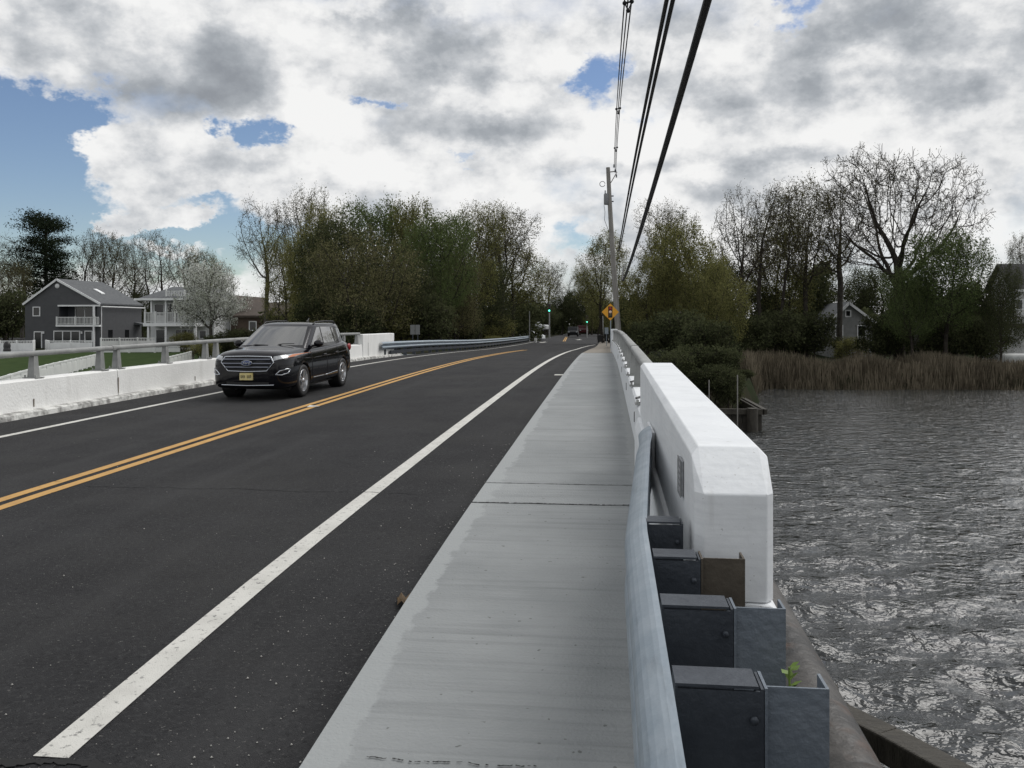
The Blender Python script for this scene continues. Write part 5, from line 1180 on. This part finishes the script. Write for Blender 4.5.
proto('oak', 47, 15, 7.8, .30, .50, M_BARK, .8, .10, .11, 'bud', 'oak_tree', fork=.30, kill=.62, D=.42, n=2600, lob=20, tw=3, twl=.50, up=.0, jit=.18, rmin=.013)
proto('sparse_a', 51, 11, 3.6, .28, .18, M_BARK, 7, .18, .10, 'bud', 'budding_tree'); proto('sparse_b', 58, 11, 3.6, .12, .17, M_BARK, 12, .22, .11, 'olive', 'budding_tree', stems=2)
proto('full_olive', 61, 10, 3.9, .08, .18, M_BARK, 10, .24, .135, 'olive', 'leafy_tree', lob=15, up=.02, twl=.30); proto('full_green', 66, 10, 3.8, .10, .18, M_BARK, 10, .25, .14, 'green', 'leafy_tree', lob=15, up=.02, twl=.30); proto('full_brown', 70, 9, 4.3, .03, .14, M_BARK, 8, .22, .125, 'brown', 'leafy_tree', stems=3, lob=14, n=2000, up=.02, twl=.30); proto('full_dark', 74, 10, 3.9, .05, .18, M_BARK, 9, .27, .155, 'dark', 'leafy_tree', lob=11, up=.02, twl=.30)
proto('blossom', 81, 7, 3.4, .16, .15, M_BARKG, 6, .17, .14, 'blossom', 'blossoming_tree', kill=.45, D=.3, lob=12)
proto('bush_dark', 91, 4, 2.3, .02, .06, M_BARK, 5, .20, .20, 'dark', 'shrub', stems=3, fork=.1, kill=.38, D=.25, n=1000, twl=.35); proto('bush_olive', 95, 4, 2.2, .02, .06, M_BARK, 4, .20, .18, 'olive', 'shrub', stems=3, fork=.1, kill=.38, D=.25, n=1000, twl=.35)
def pine():
    T = Tree(5); ed = empty('pine_tree', (0, 0, -500), 'pine', 'tree'); H = 13; pts = np.array([[.3*math.sin(k*.7), .15*math.cos(k*.9), -.3 + (H+.3)*k/9] for k in range(10)]); T.br.append((pts, np.linspace(.26, .07, 10), 0)); r = T.r; C = []
    for k in range(78):
        t = .36 + .63*(k/77)**.9; z = H*t; L_ = (2.7 if t < .74 else 2.1) * r.uniform(.5, 1.1) * (1 if t < .93 else .7); a = r.uniform(0, 6.28)
        if .58 < t < .68: L_ *= .6
        p = np.array([.2*math.sin(z*.5), 0, z]); d = np.array([math.cos(a), math.sin(a), .12 + .35*(t > .85)]); q = [p + d*L_*u + np.array([0, 0, .25*u*u*L_*.4]) for u in (0, .35, .7, 1)]; T.br.append((np.array(q), np.array([.07, .05, .03, .015]), 1))
        for u in (.55, .8, 1.0):
            c = p + d*L_*u + np.array([0, 0, .1*u*u*L_]); m = int(150*u); pp = r.normal(0, 1, (m, 3))*np.array([.60, .60, .22]) + c; C.append(pp)
            T.br.append((np.array([p + d*L_*u*.8, c + r.normal(0, .25, 3)]), np.array([.03, .012]), 2))
    T.wood('trunk', M_BARK, ed, 0, 2); v, q = leaf_quads(np.concatenate(C), .20, r, .4); npmesh('crown', v, q, LM['needle'], ed); PROTO['pine'] = (ed, H + .3, 3.2)
pine()
USED = set()
def tree(kind, x, ytop, wpx, Y, label, group=None, rz=None, xb=None, sink=0.):
    src, top, rad = PROTO[kind]; p = at(x, ytop, Y); g = G(p.x, Y) - sink; zc = Y; wd = at(x+wpx/2, ytop, Y).x - at(x-wpx/2, ytop, Y).x
    sz = (p.z - g)/top; sx = wd/2/rad; sx = max(min(sx, sz*1.7), sz*.5)
    rz = rz if rz is not None else random.uniform(0, 6.28)
    if kind not in USED:
        USED.add(kind); o = src; o.location = (p.x, Y, g); o.rotation_euler[2] = rz; o.scale = (sx, sx, sz); o['label'] = label
        if group: o['group'] = group
    else: o = dup(src, (p.x, Y, g), label, group, rz, (sx, sx, sz))
    if not group and 'group' in o: del o['group']
    return o
# ---- left bank, around the houses
tree('pine', 47, 218, 66, 112, 'tall dark pine with layered flat crown behind the grey house')
GL = 'bare trees behind the houses'
for k, (kind, x, y, wd, Y, lb) in enumerate([
    ('bare_a', -14, 232, 60, 108, 'bare spring tree at the left edge of the picture, left of the pine'), ('sparse_a', 6, 262, 50, 100, 'budding tree low against the sky just left of the grey house'), ('bare_c', 22, 236, 50, 118, 'bare tree directly behind the left branches of the pine'),
    ('bare_b', 92, 230, 52, 116, 'bare branching tree between the pine and the grey roof ridge'), ('sparse_a', 112, 236, 48, 122, 'budding tree above the grey house skylight'),
    ('bare_a', 134, 240, 46, 112, 'bare tree above the gap between the grey and the white house'), ('bare_b', 157, 232, 50, 110, 'tall bare tree behind the white house roof railing'), ('bare_c', 182, 240, 44, 116, 'bare tree rising behind the blossoming tree'),
    ('sparse_b', 205, 248, 40, 120, 'thin leafed tree just right of the blossoming crown top'), ('bare_a', 222, 262, 34, 124, 'small bare tree above the brown roofs')]):
    tree(kind, x, y, wd, Y, lb, GL)
tree('blossom', 211, 262, 72, 79, 'pale blossoming tree in front of the white house')
GS = 'dark shrubs on the left bank'
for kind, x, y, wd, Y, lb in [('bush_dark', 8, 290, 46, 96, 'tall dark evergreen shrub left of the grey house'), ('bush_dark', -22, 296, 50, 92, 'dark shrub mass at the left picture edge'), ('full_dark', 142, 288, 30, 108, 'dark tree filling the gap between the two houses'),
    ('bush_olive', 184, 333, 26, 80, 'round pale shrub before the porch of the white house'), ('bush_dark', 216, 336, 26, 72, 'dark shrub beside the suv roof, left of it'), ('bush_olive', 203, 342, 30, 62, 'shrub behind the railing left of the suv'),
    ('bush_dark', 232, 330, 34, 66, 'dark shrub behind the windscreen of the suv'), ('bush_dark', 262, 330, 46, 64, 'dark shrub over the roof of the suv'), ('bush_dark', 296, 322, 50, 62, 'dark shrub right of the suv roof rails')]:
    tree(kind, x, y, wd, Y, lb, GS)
# ---- the clump beyond the left end of the bridge
GC = 'trees left of the road beyond the bridge'
for kind, x, y, wd, Y, lb in [
    ('bare_c', 266, 200, 62, 74, 'leggy bare tree at the left end of the central clump'), ('sparse_a', 303, 189, 58, 76, 'tallest budding tree poking above the left of the central clump'), ('sparse_b', 284, 232, 48, 70, 'thin budding tree below the leggy bare one'),
    ('full_olive', 318, 209, 64, 66, 'olive green tree behind the russet one'), ('full_brown', 362, 232, 112, 52, 'broad russet leafed tree at the front of the central clump'), ('full_green', 378, 203, 84, 66, 'bright green tree at the top of the central clump'),
    ('full_dark', 345, 222, 90, 62, 'dark tree filling the middle of the central clump'), ('full_olive', 420, 204, 70, 64, 'olive tree right of the bright green one'), ('full_green', 440, 216, 76, 60, 'green leafed tree at the heart of the central clump right side'),
    ('full_brown', 454, 252, 60, 64, 'tan leafed rounded tree on the front right of the clump'), ('sparse_b', 470, 205, 76, 68, 'twiggy tree with thin spring leaves right of the clump top'), ('sparse_a', 502, 205, 86, 90, 'budding tree with open branches near the right end of the clump'), ('sparse_b', 506, 236, 84, 96, 'arching twiggy tree overhanging the road ahead'), ('full_dark', 480, 262, 74, 82, 'dark leafed tree low at the right of the clump'), ('full_dark', 400, 268, 90, 56, 'dark tree behind the pair of grey panels'), ('full_dark', 330, 262, 60, 60, 'dark tree behind the end block of the far wall'),
    ('full_dark', 532, 292, 40, 140, 'low dark tree behind the slender pale pole')]:
    tree(kind, x, y, wd, Y, lb, GC)
GU = 'shrubs along the far guardrail'
for kind, x, y, wd, Y, lb in [('bush_dark', 318, 300, 50, 52, 'dark shrub right of the suv, behind the far railing'), ('bush_dark', 356, 306, 56, 50, 'dark shrub directly behind the stepped end block'), ('bush_olive', 392, 306, 50, 54, 'shrub left of the pair of grey panels'), ('bush_dark', 430, 304, 56, 55, 'dark shrub just right of the pair of grey panels'),
    ('bush_dark', 462, 306, 44, 68, 'dark shrub behind the middle of the far guardrail'), ('bush_olive', 496, 314, 40, 86, 'olive shrub leaning over the far guardrail'), ('bush_dark', 520, 312, 30, 116, 'dark shrub near the end of the far guardrail'), ('bush_olive', 494, 336, 20, 78, 'small green bush growing through the far guardrail')]:
    tree(kind, x, y, wd, Y, lb, GU)
# ---- far side of the intersection
GF = 'trees beyond the intersection'
for kind, x, y, wd, Y, lb in [('sparse_a', 548, 262, 40, 178, 'distant budding tree left above the green signal'), ('full_dark', 562, 296, 36, 170, 'distant dark tree directly behind the pickup'), ('bare_a', 574, 276, 34, 190, 'distant bare tree against the bright gap in the sky'), ('sparse_b', 590, 266, 38, 172, 'distant thin tree left of the diamond sign'),
    ('full_dark', 580, 290, 40, 168, 'distant dark tree above the red pickup'), ('full_olive', 598, 292, 34, 120, 'yellow green tree left of the diamond sign'), ('full_dark', 545, 304, 36, 160, 'distant dark tree left of the road end'), ('full_dark', 606, 300, 40, 150, 'distant dark tree behind the diamond sign'), ('full_dark', 530, 306, 30, 165, 'distant dark tree behind the white pickup')]:
    tree(kind, x, y, wd, Y, lb, GF)
# ---- right bank
GR = 'trees on the right bank'
for kind, x, y, wd, Y, lb in [
    ('sparse_b', 606, 230, 58, 84, 'thin leafed tree crossed by the utility pole'), ('sparse_a', 668, 203, 70, 74, 'budding tree behind the two thick cables, right of the pole'), ('full_olive', 686, 226, 92, 58, 'yellow olive leafed tree right of the cables'), ('full_olive', 648, 258, 60, 56, 'olive tree close to the right of the utility pole'),
    ('full_olive', 716, 262, 70, 54, 'spreading olive tree left of the reed bed'), ('bare_a', 740, 188, 84, 64, 'bare tree first to the right of the olive trees'), ('bare_b', 770, 184, 80, 66, 'bare tree with several stems above the reed bed'), ('sparse_a', 806, 178, 88, 68, 'budding tree left of the great bare oak'), ('bare_c', 838, 174, 84, 72, 'slim bare tree touching the left of the great oak'),
    ('sparse_b', 780, 208, 76, 70, 'twiggy dark tree behind the reed bed'), ('oak', 899, 148, 172, 66, 'great bare oak with wide spreading limbs on the right bank'), ('full_green', 946, 232, 84, 60, 'green leafed tree below the right limbs of the great oak'), ('full_green', 912, 268, 60, 60, 'green tree with drooping side below the oak trunk'),
    ('full_dark', 1001, 264, 36, 58, 'dark evergreen beside the white house at the right edge'), ('sparse_a', 1024, 236, 46, 110, 'distant budding tree above the roof at the right edge'), ('full_dark', 812, 262, 80, 84, 'dark tree behind the small gabled house, left'), ('full_dark', 878, 268, 80, 88, 'dark tree behind the small gabled house, right'), ('full_dark', 740, 262, 90, 72, 'dark tree low behind the reed bed left end'), ('full_dark', 975, 282, 50, 64, 'dark tree left of the evergreen at the right edge'), ('full_dark', 655, 280, 60, 66, 'dark tree low behind the utility pole')]:
    tree(kind, x, y, wd, Y, lb, GR)
tag(MB().tube([at(917, 352, 62.5) + Vector((0, 0, -.5)), at(916.5, 330, 62.5), at(919, 307, 62.5)], [.20, .17, .13], 10).build('dead_tree', mat('pale_dead_bark', (.12, .116, .105), .9, (.17, .165, .15), 5, 6, bump=.5)), 'pale bare trunk standing among the green trees on the right bank', 'tree trunk')
GB = 'shrubs on the right bank'
for kind, x, y, wd, Y, lb in [('bush_dark', 646, 322, 40, 46, 'dark shrub right of the railing end post'), ('bush_dark', 676, 312, 66, 44, 'dark shrub behind the railing, above the white block'), ('bush_dark', 708, 322, 60, 40, 'tall dark shrub right above the white block'), ('bush_dark', 696, 346, 64, 36.5, 'dark overgrown shrub hanging above the water by the white block'), ('bush_dark', 722, 350, 46, 37, 'dark shrub at the corner of the retaining wall'),
    ('bush_dark', 668, 352, 60, 35, 'dark shrub just over the railing end of the white block'), ('bush_dark', 712, 366, 50, 34, 'dark shrub at the water end of the white block'), ('bush_dark', 730, 372, 34, 33.6, 'ragged shrub leaning out over the dark retaining wall'), ('bush_dark', 745, 370, 46, 38.5, 'dark shrub low by the corner of the retaining wall and the reeds'), ('bush_dark', 742, 316, 60, 60, 'dark shrub behind the left end of the reeds'), ('bush_dark', 775, 312, 60, 64, 'second dark shrub behind the reeds'), ('bush_dark', 812, 314, 50, 66, 'dark shrub left of the small gabled house'), ('bush_dark', 885, 316, 50, 64, 'dark shrub right of the small gabled house'), ('bush_dark', 940, 318, 60, 62, 'dark shrub under the green trees'), ('bush_dark', 985, 318, 50, 62, 'dark shrub left of the white upturned boat'), ('bush_olive', 850, 338, 40, 66, 'low shrub before the small gabled house')]:
    tree(kind, x, y, wd, Y, lb, GB)
for k, (o, a_, b_) in PROTO.items():
    if k not in USED:
        for c in list(o.children): bpy.data.objects.remove(c)
        bpy.data.objects.remove(o)
# ---- deep woodland reading as one dark mass, reeds, lawn grass
def mass(name, label, segs, m, size, seed):
    r = np.random.default_rng(seed); C = []
    for (x0, y0), (x1, y1), depth, h, n in segs:
        u = r.random(n); dx, dy = x1-x0, y1-y0; L_ = math.hypot(dx, dy); w_ = r.random(n)*depth; X = x0 + dx*u - dy/L_*w_; Y = y0 + dy*u + dx/L_*w_
        hh = h*(.62 + .25*np.sin(u*L_*.45 + seed) + .18*np.sin(u*L_*1.3 + 2) + .12*r.random(n)); C.append(np.stack([X, Y, gz(X, Y) + hh*r.random(n)**.8], 1))
    v, q = leaf_quads(np.concatenate(C), size, r); o = npmesh(name, v, q, m); o['kind'] = 'stuff'; tag(o, label, 'woodland')
def ln(x0, Y0, x1, Y1): a = at(x0, 330, Y0); b = at(x1, 330, Y1); return (a.x, Y0), (b.x, Y1)
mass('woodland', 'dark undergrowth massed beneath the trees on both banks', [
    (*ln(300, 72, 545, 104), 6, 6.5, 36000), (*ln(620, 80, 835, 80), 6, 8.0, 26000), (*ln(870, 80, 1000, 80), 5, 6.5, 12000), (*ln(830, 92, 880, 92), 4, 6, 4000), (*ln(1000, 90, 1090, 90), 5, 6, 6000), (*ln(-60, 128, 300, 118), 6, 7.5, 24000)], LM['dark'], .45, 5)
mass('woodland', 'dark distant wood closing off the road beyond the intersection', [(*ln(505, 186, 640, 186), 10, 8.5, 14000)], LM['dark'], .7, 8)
def blades(name, label, cat, n, fxy, h0, h1, wd, m, seed, lean=.18):
    r = np.random.default_rng(seed); X, Y = fxy(r, n); Z = gz(X, Y); h = r.uniform(h0, h1, n)*(.78 + .22*np.sin(X*.9 + 2*np.sin(X*.37)) + .16*np.sin(X*2.3 + Y)*r.random(n)); a = r.uniform(0, 6.28, n); l = np.abs(r.normal(0, lean, n))*h; b = r.uniform(0, 6.28, n)
    p = np.stack([X, Y, Z-.15], 1); s = np.stack([np.cos(a), np.sin(a), 0*a], 1)*wd; t = p + np.stack([np.cos(b)*l, np.sin(b)*l, h], 1); mdl = p + (t-p)*.6 + np.stack([0*a, 0*a, .05*h], 1)
    v = np.stack([p-s, p+s, mdl+s*.7, mdl-s*.7, t+s*.25, t-s*.25], 1).reshape(-1, 3); o = np.arange(n)[:, None]*6; q = np.concatenate([o+np.array([[0, 1, 2, 3]]), o+np.array([[3, 2, 4, 5]])])
    ob = npmesh(name, v, q, m); ob['kind'] = 'stuff'; tag(ob, label, cat); return ob
M_REED = leaf_mat('dry_reeds', (.070, .060, .044), (.125, .107, .078), (.22, .19, .14), .25)
def reed_xy(r, n):
    X = r.uniform(8.2, 34, n); sh = 33 + 20.5*sstep(4.5, 10, X) + .5*np.sin(X*.35)*sstep(8, 14, X); return X, sh - .7 + .55*np.sin(X*1.1)*np.sin(X*.43 + 1) + .3*np.sin(X*3.1) + 6.2*r.random(n)**1.3
blades('reeds', 'dry brown reeds lining the far right shore', 'reeds', 26000, reed_xy, .55, 1.45, .026, M_REED, 3, .2)
def lawn_xy(r, n):
    Y = r.uniform(29, 74, n); X = -10.5 - r.random(n)*(Y*.95 - 4); return X, Y
grid('lawn', axis([(-95, -10.5, 90)]), axis([(29, 79, 50)]), lambda X, Y: gz(X, Y) + .02, M_LAWN)
blades('grass', 'mown dark green grass of the waterside lawn', 'grass', 30000, lawn_xy, .04, .12, .03, LM['green'], 6, .5)
